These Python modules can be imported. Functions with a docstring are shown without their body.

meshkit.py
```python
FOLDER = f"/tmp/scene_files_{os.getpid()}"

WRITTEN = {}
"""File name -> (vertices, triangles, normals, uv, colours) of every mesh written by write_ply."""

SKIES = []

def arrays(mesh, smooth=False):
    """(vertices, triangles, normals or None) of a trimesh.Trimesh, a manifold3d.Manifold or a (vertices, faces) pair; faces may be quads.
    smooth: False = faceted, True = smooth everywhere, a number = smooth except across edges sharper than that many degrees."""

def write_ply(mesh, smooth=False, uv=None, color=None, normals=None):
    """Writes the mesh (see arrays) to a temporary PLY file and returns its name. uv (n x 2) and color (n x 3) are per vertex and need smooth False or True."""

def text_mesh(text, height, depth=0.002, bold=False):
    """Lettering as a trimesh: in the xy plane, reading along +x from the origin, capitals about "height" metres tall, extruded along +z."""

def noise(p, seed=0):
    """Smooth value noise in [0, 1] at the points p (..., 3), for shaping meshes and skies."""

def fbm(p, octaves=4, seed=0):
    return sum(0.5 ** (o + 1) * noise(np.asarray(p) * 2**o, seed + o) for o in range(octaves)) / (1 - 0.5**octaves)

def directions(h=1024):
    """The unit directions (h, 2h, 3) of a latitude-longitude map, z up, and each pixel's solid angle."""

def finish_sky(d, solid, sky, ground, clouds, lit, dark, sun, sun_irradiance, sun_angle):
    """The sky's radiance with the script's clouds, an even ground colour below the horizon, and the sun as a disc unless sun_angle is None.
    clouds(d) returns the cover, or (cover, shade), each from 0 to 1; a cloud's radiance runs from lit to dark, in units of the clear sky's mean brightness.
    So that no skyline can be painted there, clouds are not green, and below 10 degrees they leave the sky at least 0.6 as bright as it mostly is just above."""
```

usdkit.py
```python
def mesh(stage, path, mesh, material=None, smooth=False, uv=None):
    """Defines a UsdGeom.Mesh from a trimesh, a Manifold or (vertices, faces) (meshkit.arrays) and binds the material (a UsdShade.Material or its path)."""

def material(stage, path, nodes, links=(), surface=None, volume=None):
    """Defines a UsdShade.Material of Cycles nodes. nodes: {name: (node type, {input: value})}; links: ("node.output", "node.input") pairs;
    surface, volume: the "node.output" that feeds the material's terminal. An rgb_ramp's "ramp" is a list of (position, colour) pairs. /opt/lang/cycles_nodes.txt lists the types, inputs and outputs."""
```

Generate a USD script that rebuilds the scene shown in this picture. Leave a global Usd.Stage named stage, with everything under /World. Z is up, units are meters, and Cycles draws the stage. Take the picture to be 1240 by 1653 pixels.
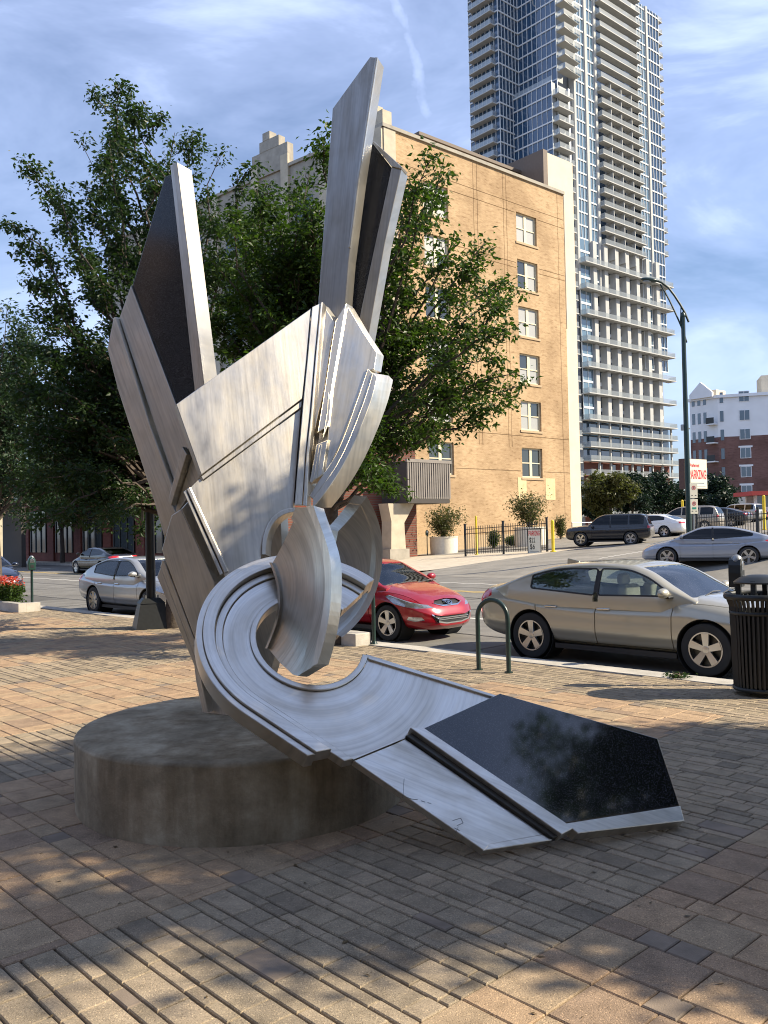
import math, random
import numpy as np, trimesh, manifold3d as m3, shapely
from shapely.geometry import Polygon, LineString, box as sbox
from shapely.ops import unary_union
import usdkit, meshkit
from pxr import Usd, UsdGeom, UsdLux, UsdShade, Gf, Sdf, Vt

stage = Usd.Stage.CreateInMemory()
UsdGeom.SetStageUpAxis(stage, 'Z')
UsdGeom.SetStageMetersPerUnit(stage, 1.0)
UsdGeom.Xform.Define(stage, '/World')
stage.SetDefaultPrim(stage.GetPrimAtPath('/World'))

# ---------------------------------------------------------------- camera
EYE = np.array([0, 0, 1.85]); FPX = 1400.0
_p, _r = math.atan(30 / FPX), math.atan(.0215)
FWD = np.array([0, math.cos(_p), math.sin(_p)]); _u0 = np.array([0, -math.sin(_p), math.cos(_p)]); _r0 = np.array([1., 0, 0])
RGT = math.cos(_r) * _r0 - math.sin(_r) * _u0
UPV = math.sin(_r) * _r0 + math.cos(_r) * _u0
cam = UsdGeom.Camera.Define(stage, '/World/camera')
cam.CreateHorizontalApertureAttr(36.0); cam.CreateVerticalApertureAttr(48.0)
cam.CreateFocalLengthAttr(36.0 * FPX / 1240)
cam.CreateClippingRangeAttr(Gf.Vec2f(.05, 2000))
EXPOSURE = 0.95
cam.CreateExposureAttr(EXPOSURE)
M = Gf.Matrix4d(*RGT, 0, *UPV, 0, *(-FWD), 0, *EYE, 1)
cam.AddTransformOp().Set(M)

def ray(x, y): return FWD + RGT * ((x - 620) / FPX) + UPV * ((826.5 - y) / FPX)
def gnd(x, y, z=0.):            # point of the horizontal plane z seen at photo pixel x, y
    d = ray(x, y); return EYE + d * ((z - EYE[2]) / d[2])
def dep(x, y, Y):               # point at distance Y in front of the eye
    d = ray(x, y); return EYE + d * (Y / d[1])

# ---------------------------------------------------------------- sun and sky
SUN_EL = math.radians(37.0)
_sh = np.array([1.0, -0.10]); _sh /= np.linalg.norm(_sh)
SUN = np.array([_sh[0] * math.cos(SUN_EL), _sh[1] * math.cos(SUN_EL), math.sin(SUN_EL)])
sun = UsdLux.DistantLight.Define(stage, '/World/sun')
sun.CreateIntensityAttr(1.25); sun.CreateAngleAttr(.53); sun.CreateColorAttr(Gf.Vec3f(1.0, .885, .69)); sun.CreateNormalizeAttr(True)
_x = np.cross([0, 0, 1.], SUN); _x /= np.linalg.norm(_x); _y = np.cross(SUN, _x)
sun.AddTransformOp().Set(Gf.Matrix4d(*_x, 0, *_y, 0, *SUN, 0, 0, 0, 60, 1))
sky = UsdLux.DomeLight.Define(stage, '/World/sky')
sky.GetPrim().SetCustomDataByKey('kind', 'structure')
_ca, _cb = ray(622, -40), ray(706, 222)
CN = np.cross(_ca, _cb); CN /= np.linalg.norm(CN)                 # great circle of the vapour trail
CE = _cb / np.linalg.norm(_cb); CT = np.cross(CN, CE); CT *= np.sign(CT @ _ca)
skym = usdkit.material(stage, '/World/Looks/sky', {
    'tc': ('texture_coordinate', {}),
    'st': ('sky_texture', {'sky_type': 'single_scattering', 'sun_disc': False, 'sun_elevation': SUN_EL, 'sun_rotation': math.atan2(SUN[0], SUN[1]), 'air_density': 1.25, 'aerosol_density': .7, 'ozone_density': 2.0}),
    'mp': ('mapping', {'scale': (1.3, 1.6, 3.6), 'rotation': (.3, .4, .5)}),
    'nz': ('noise_texture', {'scale': 1.9, 'detail': 9, 'roughness': .58, 'distortion': .5}),
    'rm': ('rgb_ramp', {'ramp': [(.36, (.12, .12, .12)), (.56, (.34, .34, .34)), (.78, (.88, .88, .88))]}),
    'cd': ('vector_math', {'math_type': 'dot_product', 'vector2': CN}),
    'n2': ('noise_texture', {'scale': 16, 'detail': 5, 'roughness': .6}),
    'n2o': ('math', {'math_type': 'multiply_add', 'value2': .034, 'value3': -.017}),
    'cd2': ('math', {'math_type': 'add'}),
    'ab': ('math', {'math_type': 'absolute'}),
    'cw': ('map_range', {'range_type': 'smoothstep', 'from_min': .015, 'from_max': .0, 'to_min': 0, 'to_max': 1, 'clamp': True}),
    'ce': ('vector_math', {'math_type': 'dot_product', 'vector2': CT}),
    'cf': ('map_range', {'range_type': 'smoothstep', 'from_min': 0.0, 'from_max': .03, 'to_min': 0, 'to_max': .52, 'clamp': True}),
    'n3': ('noise_texture', {'scale': 30, 'detail': 4}),
    'n3r': ('map_range', {'from_min': .35, 'from_max': .65, 'to_min': .55, 'to_max': 1.0, 'clamp': True}),
    'm1': ('math', {'math_type': 'multiply'}), 'm2': ('math', {'math_type': 'multiply'}),
    'mx': ('math', {'math_type': 'maximum', 'use_clamp': True}),
    'tint': ('mix_color', {'blend_type': 'multiply', 'fac': 1.0, 'b': (.82, .955, 1.18)}),
    'cl': ('mix_color', {'b': (9.6, 11.4, 16.6)}),
    'bg': ('background_shader', {'strength': .058}),
}, [('tc.generated', 'mp.vector'), ('mp.vector', 'nz.vector'), ('nz.fac', 'rm.fac'), ('tc.generated', 'cd.vector1'), ('tc.generated', 'n2.vector'), ('n2.fac', 'n2o.value1'),
    ('cd.value', 'cd2.value1'), ('n2o.value', 'cd2.value2'), ('cd2.value', 'ab.value1'), ('ab.value', 'cw.value'), ('tc.generated', 'ce.vector1'), ('ce.value', 'cf.value'),
    ('tc.generated', 'n3.vector'), ('n3.fac', 'n3r.value'), ('cw.result', 'm1.value1'), ('cf.result', 'm1.value2'), ('m1.value', 'm2.value1'), ('n3r.result', 'm2.value2'),
    ('rm.color', 'mx.value1'), ('m2.value', 'mx.value2'), ('st.color', 'tint.a'), ('tint.result', 'cl.a'), ('mx.value', 'cl.fac'), ('cl.result', 'bg.color')], surface='bg.background')
UsdShade.MaterialBindingAPI.Apply(sky.GetPrim()).Bind(skym)

# ---------------------------------------------------------------- helpers: prims
_used = {}
def path_for(parent, name):
    k = _used.get((parent, name), 0); _used[(parent, name)] = k + 1
    return f'{parent}/{name}' + (f'_{k:03d}' if k else '')
class T:                                                            # a thing: an Xform at its base
    def __init__(s, name, label, cat, loc=(0, 0, 0), rz=0., group=None, kind=None, world=True):
        s.path = path_for('/World', name); s.loc = np.array(loc, float); s.rz = rz; s.world = world
        x = UsdGeom.Xform.Define(stage, s.path); x.AddTranslateOp().Set(Gf.Vec3d(*map(float, loc)))
        if rz: x.AddRotateZOp().Set(math.degrees(rz))
        tag(s.path, label, cat, group, kind)
    def part(s, name, mesh, mat, smooth=False, label=None, under=None, kind=None):
        v, f, n = meshkit.arrays(mesh)
        if len(f) == 0: return s.path
        if s.world:
            v = v - s.loc
            if s.rz:
                c, q = math.cos(-s.rz), math.sin(-s.rz); v = v @ np.array([[c, q, 0], [-q, c, 0], [0, 0, 1]])
        p = path_for(under or s.path, name)
        usdkit.mesh(stage, p, (v, f), MAT[mat], smooth)
        if label or kind: tag(p, label, None, None, kind)
        return p
def tag(p, label=None, cat=None, group=None, kind=None):
    q = stage.GetPrimAtPath(p)
    for k, v in (('label', label), ('category', cat), ('group', group), ('kind', kind)):
        if v: q.SetCustomDataByKey(k, v)
def solo(name, mesh, mat, label=None, cat=None, group=None, kind=None, smooth=False):
    p = path_for('/World', name); usdkit.mesh(stage, p, mesh, MAT[mat], smooth); tag(p, label, cat, group, kind); return p
def copy_of(t, name, label, loc, rz=0., group=None):
    src = stage.GetPrimAtPath(t.path); p = path_for('/World', name)
    x = UsdGeom.Xform.Define(stage, p); x.AddTranslateOp().Set(Gf.Vec3d(*map(float, loc)))
    x.AddRotateZOp().Set(math.degrees(rz))
    x.GetPrim().GetReferences().AddInternalReference(t.path); x.GetPrim().SetInstanceable(True)
    d = src.GetCustomData(); tag(p, label, d['category'], group or d.get('group'))
    return p

# ---------------------------------------------------------------- helpers: geometry
def cat(ms): return trimesh.util.concatenate([m if isinstance(m, trimesh.Trimesh) else tm(m) for m in ms])
def tm(m):
    v, f, _ = meshkit.arrays(m); return trimesh.Trimesh(v, f, process=False)
def bx(c, s, rz=0.):
    m = trimesh.creation.box(s)
    if rz: m.apply_transform(trimesh.transformations.rotation_matrix(rz, [0, 0, 1]))
    m.apply_translation(c); return m
def rbox(c, s, r=.01, rz=0., seg=8):                                # rounded box
    h = np.array(s) / 2 - r
    sp = m3.Manifold.sphere(r, seg)
    pts = [sp.translate([i * h[0], j * h[1], k * h[2]]) for i in (-1, 1) for j in (-1, 1) for k in (-1, 1)]
    m = tm(m3.Manifold.batch_hull(pts))
    if rz: m.apply_transform(trimesh.transformations.rotation_matrix(rz, [0, 0, 1]))
    m.apply_translation(c); return m
def cyl(p, q, r, r2=None, n=16):
    p, q = np.array(p, float), np.array(q, float); d = q - p; L = np.linalg.norm(d)
    a = np.arange(n) * 2 * np.pi / n; t = d / L
    x = np.cross(t, [0, 0, 1.] if abs(t[2]) < .9 else [1., 0, 0]); x /= np.linalg.norm(x); y = np.cross(t, x)
    ring = np.cos(a)[:, None] * x + np.sin(a)[:, None] * y
    v = np.vstack([p + ring * r, q + ring * (r if r2 is None else r2), [p, q]])
    i = np.arange(n); j = (i + 1) % n
    f = np.vstack([np.c_[i, j, n + j], np.c_[i, n + j, n + i], np.c_[j, i, np.full(n, 2 * n)], np.c_[n + i, n + j, np.full(n, 2 * n + 1)]])
    return trimesh.Trimesh(v, f, process=False)
def tube(pts, r, n=8):
    p = np.array(pts, float); r = np.broadcast_to(np.array(r, float), (len(p),))
    t = np.gradient(p, axis=0); t /= np.linalg.norm(t, axis=1, keepdims=True) + 1e-12
    x = np.cross(t, np.where(np.abs(t[:, 2:]) < .9, [[0, 0, 1.]], [[1., 0, 0]])); x /= np.linalg.norm(x, axis=1, keepdims=True) + 1e-12
    for k in range(1, len(x)):
        x[k] = x[k - 1] - t[k] * (x[k - 1] @ t[k]); x[k] /= np.linalg.norm(x[k]) + 1e-12
    y = np.cross(t, x); a = np.arange(n) * 2 * np.pi / n
    v = p[:, None] + r[:, None, None] * (np.cos(a)[None, :, None] * x[:, None] + np.sin(a)[None, :, None] * y[:, None])
    i, j = np.meshgrid(np.arange(len(p) - 1), np.arange(n), indexing='ij')
    q = np.stack([i * n + j, i * n + (j + 1) % n, (i + 1) * n + (j + 1) % n, (i + 1) * n + j], -1).reshape(-1, 4)
    v = np.vstack([v.reshape(-1, 3), p[:1], p[-1:]]); k = np.arange(n); c0, c1, o = len(v) - 2, len(v) - 1, (len(p) - 1) * n
    f = np.vstack([q[:, [0, 1, 2]], q[:, [0, 2, 3]], np.c_[(k + 1) % n, k, np.full(n, c0)], np.c_[o + k, o + (k + 1) % n, np.full(n, c1)]])
    return trimesh.Trimesh(v, f, process=False)
def lathe(prof, c=(0, 0, 0), n=32):                                  # profile of (r, z), closed on the axis
    pr = np.array(prof, float); a = np.arange(n) * 2 * np.pi / n
    v = np.stack([pr[:, None, 0] * np.cos(a), pr[:, None, 0] * np.sin(a), np.repeat(pr[:, 1:], n, 1)], -1).reshape(-1, 3)
    i, j = np.meshgrid(np.arange(len(pr) - 1), np.arange(n), indexing='ij')
    q = np.stack([i * n + j, i * n + (j + 1) % n, (i + 1) * n + (j + 1) % n, (i + 1) * n + j], -1).reshape(-1, 4)
    return trimesh.Trimesh(v + np.array(c), np.vstack([q[:, [0, 1, 2]], q[:, [0, 2, 3]]]), process=False)
def obox(p, u, L, w, W, z0, z1):                                    # upright box: corner p, directions u, w (2-D), lengths L, W
    p, u, w = (np.array(a, float)[:2] for a in (p, u, w))
    c = [p, p + u * L, p + u * L + w * W, p + w * W]
    if np.cross(u * L, w * W) < 0: c = c[::-1]
    v = np.array([[*q, z] for z in (z0, z1) for q in c])
    f = np.array([[0, 2, 1], [0, 3, 2], [4, 5, 6], [4, 6, 7], [0, 1, 5], [0, 5, 4], [1, 2, 6], [1, 6, 5], [2, 3, 7], [2, 7, 6], [3, 0, 4], [3, 4, 7]])
    return trimesh.Trimesh(v, f, process=False)
def quads(vs):                                                      # many quads (n, 4, 3)
    v = np.asarray(vs, float).reshape(-1, 3); k = np.arange(len(v)).reshape(-1, 4)
    return trimesh.Trimesh(v, np.vstack([k[:, [0, 1, 2]], k[:, [0, 2, 3]]]), process=False)
def tri2(poly, size=None):
    v, f = trimesh.creation.triangulate_polygon(poly, engine='earcut')
    v = np.c_[v, np.zeros(len(v))]
    if size:
        v, f = trimesh.remesh.subdivide_to_size(v, f, size, max_iter=14)
        m = trimesh.Trimesh(v, f, process=False); m.merge_vertices(); v, f = np.array(m.vertices), np.array(m.faces)
    return v[:, :2], f
class Plane:
    def __init__(s, P, n):
        s.P = np.array(P, float); s.n = np.array(n, float) / np.linalg.norm(n)
        s.e1 = np.cross([0, 0, 1.], s.n); s.e1 /= np.linalg.norm(s.e1); s.e2 = np.cross(s.n, s.e1)
    def uv(s, x, y):
        d = ray(x, y); q = EYE + d * ((s.P - EYE) @ s.n / (d @ s.n)) - s.P; return np.array([q @ s.e1, q @ s.e2])
    def at(s, uv, h=0.):
        uv = np.atleast_2d(uv); return s.P + uv[:, :1] * s.e1 + uv[:, 1:2] * s.e2 + np.broadcast_to(np.asarray(h, float), (len(uv),))[:, None] * s.n
    def poly(s, px): return Polygon([s.uv(*p) for p in px]).buffer(0)
    def slab(s, poly, t, top=0., ext=None, disp=None, size=None, gap=0., bev=.004):   # plate: face at height top, thickness t behind it
        if not isinstance(poly, Polygon): poly = s.poly(poly)
        if gap: poly = poly.buffer(-gap, join_style=2)
        if poly.geom_type == 'MultiPolygon': poly = max(poly.geoms, key=lambda g: g.area)
        poly = shapely.geometry.polygon.orient(poly.simplify(.0005))
        e = -s.n * t if ext is None else np.array(ext, float)
        out = []
        def cap(pl, h, flip, off):
            v, f = tri2(pl, size)
            a, b, c = v[f[:, 0]], v[f[:, 1]], v[f[:, 2]]
            f = np.where((np.cross(b - a, c - a) < 0)[:, None], f[:, ::-1], f)
            hh = h + (disp(v) if disp is not None else 0)
            out.append(trimesh.Trimesh(s.at(v, hh) + off, f[:, ::-1] if flip else f, process=False))
        ins = poly.buffer(-bev, join_style=2) if bev else poly
        if ins.is_empty or ins.geom_type != 'Polygon' or len(ins.exterior.coords) != len(poly.exterior.coords) or len(ins.interiors) != len(poly.interiors): ins = poly; bv = 0
        else: bv = bev
        def dense(r):
            ls = LineString(r.coords); return np.array(ls.segmentize(size).coords if size else ls.coords)
        cap(ins, top, False, 0); cap(poly, top - bv * .7, True, e)
        for r, ri in zip([poly.exterior, *poly.interiors], [ins.exterior, *ins.interiors]):
            c = dense(r)
            for A, B, ha, hb, oa, ob in ((c, c, top - bv * .7, top - bv * .7, e, np.zeros(3)), *([(None, None, 0, 0, 0, 0)] if bv else [])):
                if A is None:
                    ci = np.array(ri.coords)[:-1]; co = np.array(r.coords)[:-1]
                    k = [np.argmin(((co - q) ** 2).sum(1)) for q in ci]; co = co[k]
                    A, B, ha, hb, oa, ob = np.vstack([co, co[:1]]), np.vstack([ci, ci[:1]]), top - bv * .7, top, np.zeros(3), np.zeros(3)
                d = (lambda q: disp(q)) if disp is not None else (lambda q: 0)
                va, vb = s.at(A, ha + d(A)) + oa, s.at(B, hb + d(B)) + ob
                out.append(quads(np.stack([va[:-1], va[1:], vb[1:], vb[:-1]], 1)))
        return cat(out)
def xpoly(poly, P, e1, e2, n, t):                                   # extruded 2-D polygon from P, along n by t
    m = trimesh.util.concatenate([trimesh.creation.extrude_polygon(g, t, engine='earcut') for g in getattr(poly, 'geoms', [poly])])
    R = np.eye(4); R[:3, 0], R[:3, 1], R[:3, 2], R[:3, 3] = e1, e2, n, P
    m.apply_transform(R)
    if np.linalg.det(R[:3, :3]) < 0: m.invert()
    return m
def text(s, h, P, e1, e2, depth=.004, bold=False, center=True, width=None):
    m = meshkit.text_mesh(s, h, depth, bold); b = m.bounds
    if width: m.apply_scale([width / (b[1][0] - b[0][0]), 1, 1]); b = m.bounds
    m.apply_translation([-(b[0][0] + b[1][0]) / 2 if center else -b[0][0], -(b[0][1] + b[1][1]) / 2, 0])
    e1, e2 = np.array(e1, float), np.array(e2, float); R = np.eye(4); R[:3, 0], R[:3, 1], R[:3, 2], R[:3, 3] = e1, e2, np.cross(e1, e2), P
    m.apply_transform(R); return m
# ---------------------------------------------------------------- materials
MAT = {}
def mk(name, nodes, links, surf='p.BSDF'):
    MAT[name] = usdkit.material(stage, f'/World/Looks/{name}', nodes, links, surface=surf)
def plain(name, col, rough=.5, metal=0., spec=.5, coat=0., var=.12, vscale=6., bumps=0., bscale=60., aniso=0.):
    col = np.array(col, float)
    n = {'g': ('geometry', {}), 'nz': ('noise_texture', {'scale': vscale, 'detail': 6, 'roughness': .6}),
         'r': ('rgb_ramp', {'ramp': [(.3, col * (1 - var)), (.7, np.minimum(col * (1 + var), .95))]}),
         'p': ('principled_bsdf', {'roughness': rough, 'metallic': metal, 'specular_ior_level': spec, 'coat_weight': coat, 'coat_roughness': .04})}
    l = [('g.position', 'nz.vector'), ('nz.fac', 'r.fac'), ('r.color', 'p.base_color')]
    if bumps:
        n['nb'] = ('noise_texture', {'scale': bscale, 'detail': 4}); n['b'] = ('bump', {'strength': 1., 'distance': bumps})
        l += [('g.position', 'nb.vector'), ('nb.fac', 'b.height'), ('b.normal', 'p.normal')]
    mk(name, n, l)
def steel(name, across=None, along=None, center=None, col=(.60, .59, .565), rough=.34, fs=55.):
    # brushed stainless steel: streaks run along a direction, or round a centre
    n = {'g': ('geometry', {}), 'p': ('principled_bsdf', {'metallic': 1.})}; l = []
    if center is not None:
        n['d'] = ('vector_math', {'math_type': 'distance', 'vector2': center}); l.append(('g.position', 'd.vector1'))
        n['s'] = ('separate_xyz', {}); l.append(('g.position', 's.vector'))
        n['c'] = ('combine_xyz', {})
        n['a'] = ('math', {'math_type': 'multiply', 'value2': fs}); l += [('d.value', 'a.value1'), ('a.value', 'c.x')]
        n['zz'] = ('math', {'math_type': 'multiply', 'value2': 1.2}); l += [('s.z', 'zz.value1'), ('zz.value', 'c.y')]
    else:
        n['c'] = ('combine_xyz', {})
        for k, vec, sc, ax in (('u', across, fs, 'x'), ('v', along, 1.1, 'y')):
            n[k] = ('vector_math', {'math_type': 'dot_product', 'vector2': np.array(vec) * sc}); l += [('g.position', f'{k}.vector1'), (f'{k}.value', f'c.{ax}')]
    n['n1'] = ('noise_texture', {'scale': 1.0, 'detail': 5, 'roughness': .62}); l.append(('c.vector', 'n1.vector'))
    n['m2'] = ('mapping', {'scale': (.16, 1.6, 1)}); n['n2'] = ('noise_texture', {'scale': 1.0, 'detail': 4, 'roughness': .6}); l += [('c.vector', 'm2.vector'), ('m2.vector', 'n2.vector')]
    n['n3'] = ('noise_texture', {'scale': 2.3, 'detail': 6, 'roughness': .65}); l.append(('g.position', 'n3.vector'))
    col = np.array(col)
    n['r1'] = ('rgb_ramp', {'ramp': [(.25, col * .78), (.5, col), (.75, np.minimum(col * 1.14, .95))]}); l.append(('n1.fac', 'r1.fac'))
    n['r2'] = ('rgb_ramp', {'ramp': [(.3, (.68, .655, .61)), (.6, (1, 1, 1))]}); l.append(('n2.fac', 'r2.fac'))
    n['r3'] = ('rgb_ramp', {'ramp': [(.3, (.78, .75, .70)), (.55, (1, 1, 1))]}); l.append(('n3.fac', 'r3.fac'))
    n['x1'] = ('mix_color', {'blend_type': 'multiply', 'fac': .68}); l += [('r1.color', 'x1.a'), ('r2.color', 'x1.b')]
    n['x2'] = ('mix_color', {'blend_type': 'multiply', 'fac': .7}); l += [('x1.result', 'x2.a'), ('r3.color', 'x2.b'), ('x2.result', 'p.base_color')]
    n['rr'] = ('map_range', {'from_min': .25, 'from_max': .75, 'to_min': rough + .13, 'to_max': rough - .08}); l += [('n2.fac', 'rr.value'), ('rr.result', 'p.roughness')]
    n['h'] = ('math', {'math_type': 'multiply_add', 'value2': .35}); l += [('n1.fac', 'h.value1'), ('n2.fac', 'h.value3')]
    n['b'] = ('bump', {'strength': .45, 'distance': .0025}); l += [('h.value', 'b.height'), ('b.normal', 'p.normal')]
    mk(name, n, l)
def speck(name, base, light, dark, scale=260., rough=.14, coat=0., spec=.5, wear=None):
    n = {'g': ('geometry', {}), 'v': ('voronoi_texture', {'scale': scale}), 'n': ('noise_texture', {'scale': scale * .5, 'detail': 3}),
         's': ('separate_color', {}), 'r': ('rgb_ramp', {'ramp': [(.12, dark), (.45, base), (.8, base), (.97, light)]}),
         'p': ('principled_bsdf', {'roughness': rough, 'coat_weight': coat, 'specular_ior_level': spec})}
    l = [('g.position', 'v.vector'), ('v.color', 's.color'), ('s.r', 'r.fac'), ('r.color', 'p.base_color')]
    mk(name, n, l)
def paver(name, col, i):
    col = np.array(col)
    mk(name, {'g': ('geometry', {}), 'mo': ('mapping', {'location': (i * 3.1, i * 1.7, 0)}),
        'n1': ('noise_texture', {'scale': 7, 'detail': 5, 'roughness': .6}), 'n2': ('noise_texture', {'scale': 150, 'detail': 3, 'roughness': .7}), 'v': ('voronoi_texture', {'scale': 230}),
        'r1': ('rgb_ramp', {'ramp': [(.3, col * .74), (.5, col), (.72, col * 1.22)]}), 'r2': ('rgb_ramp', {'ramp': [(.3, (.62, .6, .58)), (.52, (1, 1, 1)), (.72, (1.0, 1.0, 1.0))]}),
        'sv': ('separate_color', {}), 'r3': ('rgb_ramp', {'ramp': [(.0, (.55, .53, .5)), (.12, (1, 1, 1)), (.9, (1, 1, 1)), (.97, (1.7, 1.65, 1.55))]}),
        'is': ('map_range', {'from_min': 0, 'from_max': 1, 'to_min': .82, 'to_max': 1.14}),
        'x1': ('mix_color', {'blend_type': 'multiply', 'fac': 1., 'use_clamp': False}), 'x2': ('mix_color', {'blend_type': 'multiply', 'fac': 1., 'use_clamp': False}), 'x3': ('mix_color', {'blend_type': 'multiply', 'fac': 1., 'use_clamp': False}),
        'b': ('bump', {'strength': .9, 'distance': .004}), 'p': ('principled_bsdf', {'roughness': .82, 'specular_ior_level': .3})},
       [('g.position', 'mo.vector'), ('mo.vector', 'n1.vector'), ('g.position', 'n2.vector'), ('g.position', 'v.vector'), ('n1.fac', 'r1.fac'), ('n2.fac', 'r2.fac'), ('v.color', 'sv.color'), ('sv.r', 'r3.fac'),
        ('r1.color', 'x1.a'), ('r2.color', 'x1.b'), ('x1.result', 'x2.a'), ('r3.color', 'x2.b'), ('g.random_per_island', 'is.value'), ('x2.result', 'x3.a'), ('is.result', 'x3.b'), ('x3.result', 'p.base_color'), ('n2.fac', 'b.height'), ('b.normal', 'p.normal')])
PAV = {'tan': [(.45, .315, .195), (.41, .28, .175), (.41, .305, .195), (.34, .24, .16)], 'gray': [(.39, .31, .215), (.355, .285, .195), (.31, .25, .175), (.255, .205, .145)]}
for k, cs in PAV.items():
    for i, c in enumerate(cs): paver(f'paver_{k}_{i}', c, i + 4 * (k == 'gray'))
plain('paver_dark', (.20, .155, .115), .85, var=.25, bumps=.002, bscale=150)
plain('joint_sand', (.07, .058, .042), .95, var=.4, vscale=30, bumps=.004, bscale=120)
mk('concrete_plinth', {'g': ('geometry', {}), 'n1': ('noise_texture', {'scale': 2.6, 'detail': 12, 'roughness': .74}), 'mp': ('mapping', {'scale': (3, 3, .35)}), 'n2': ('noise_texture', {'scale': 1.6, 'detail': 6, 'roughness': .6}),
    'n3': ('noise_texture', {'scale': 45, 'detail': 8, 'roughness': .75}), 'r1': ('rgb_ramp', {'ramp': [(.30, (.17, .135, .085)), (.5, (.31, .255, .17)), (.70, (.50, .43, .31))]}), 'r2': ('rgb_ramp', {'ramp': [(.34, (.45, .37, .27)), (.58, (1, 1, 1))]}),
    'x': ('mix_color', {'blend_type': 'multiply', 'fac': .75}), 'b': ('bump', {'strength': .9, 'distance': .006}), 'p': ('principled_bsdf', {'roughness': .85})},
   [('g.position', 'n1.vector'), ('g.position', 'mp.vector'), ('mp.vector', 'n2.vector'), ('g.position', 'n3.vector'), ('n1.fac', 'r1.fac'), ('n2.fac', 'r2.fac'), ('r1.color', 'x.a'), ('r2.color', 'x.b'), ('x.result', 'p.base_color'), ('n3.fac', 'b.height'), ('b.normal', 'p.normal')])
plain('asphalt', (.15, .142, .128), .9, var=.25, vscale=1.2, bumps=.004, bscale=90)
plain('asphalt_lot', (.20, .185, .16), .9, var=.25, vscale=.8, bumps=.004, bscale=90)
plain('ground', (.16, .14, .11), .95, var=.3, vscale=.3)
plain('kerb_stone', (.42, .39, .34), .8, var=.2, vscale=3, bumps=.003)
plain('sidewalk', (.46, .40, .31), .85, var=.16, vscale=2, bumps=.002)
plain('road_white', (.62, .60, .55), .8, var=.2, vscale=5)
plain('road_yellow', (.55, .38, .10), .8, var=.2, vscale=5)
speck('granite', (.011, .011, .012), (.08, .08, .085), (.003, .003, .003), 300, .06, spec=1.15)
speck('granite_matte', (.040, .038, .037), (.12, .115, .11), (.005, .005, .005), 330, .10, spec=.6)
plain('steel_dark', (.10, .098, .09), .45, 1., var=.2)
plain('black_iron', (.012, .013, .013), .42, var=.3, vscale=20)
plain('green_iron', (.012, .03, .026), .35, var=.25, vscale=20)
plain('meter_green', (.010, .045, .032), .4, var=.2)
plain('bin_black', (.010, .012, .012), .45, var=.3, vscale=15)
plain('chrome', (.72, .72, .72), .14, 1., var=.04)
plain('alloy', (.55, .55, .55), .28, 1., var=.06)
plain('rubber', (.018, .018, .018), .8, var=.2)
plain('black_plastic', (.015, .015, .016), .5, var=.2)
plain('liner_black', (.006, .006, .006), .9)
plain('seat_cloth', (.30, .28, .245), .9)
plain('seat_dark', (.04, .04, .042), .9)
plain('plate_white', (.62, .62, .60), .5)
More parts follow.
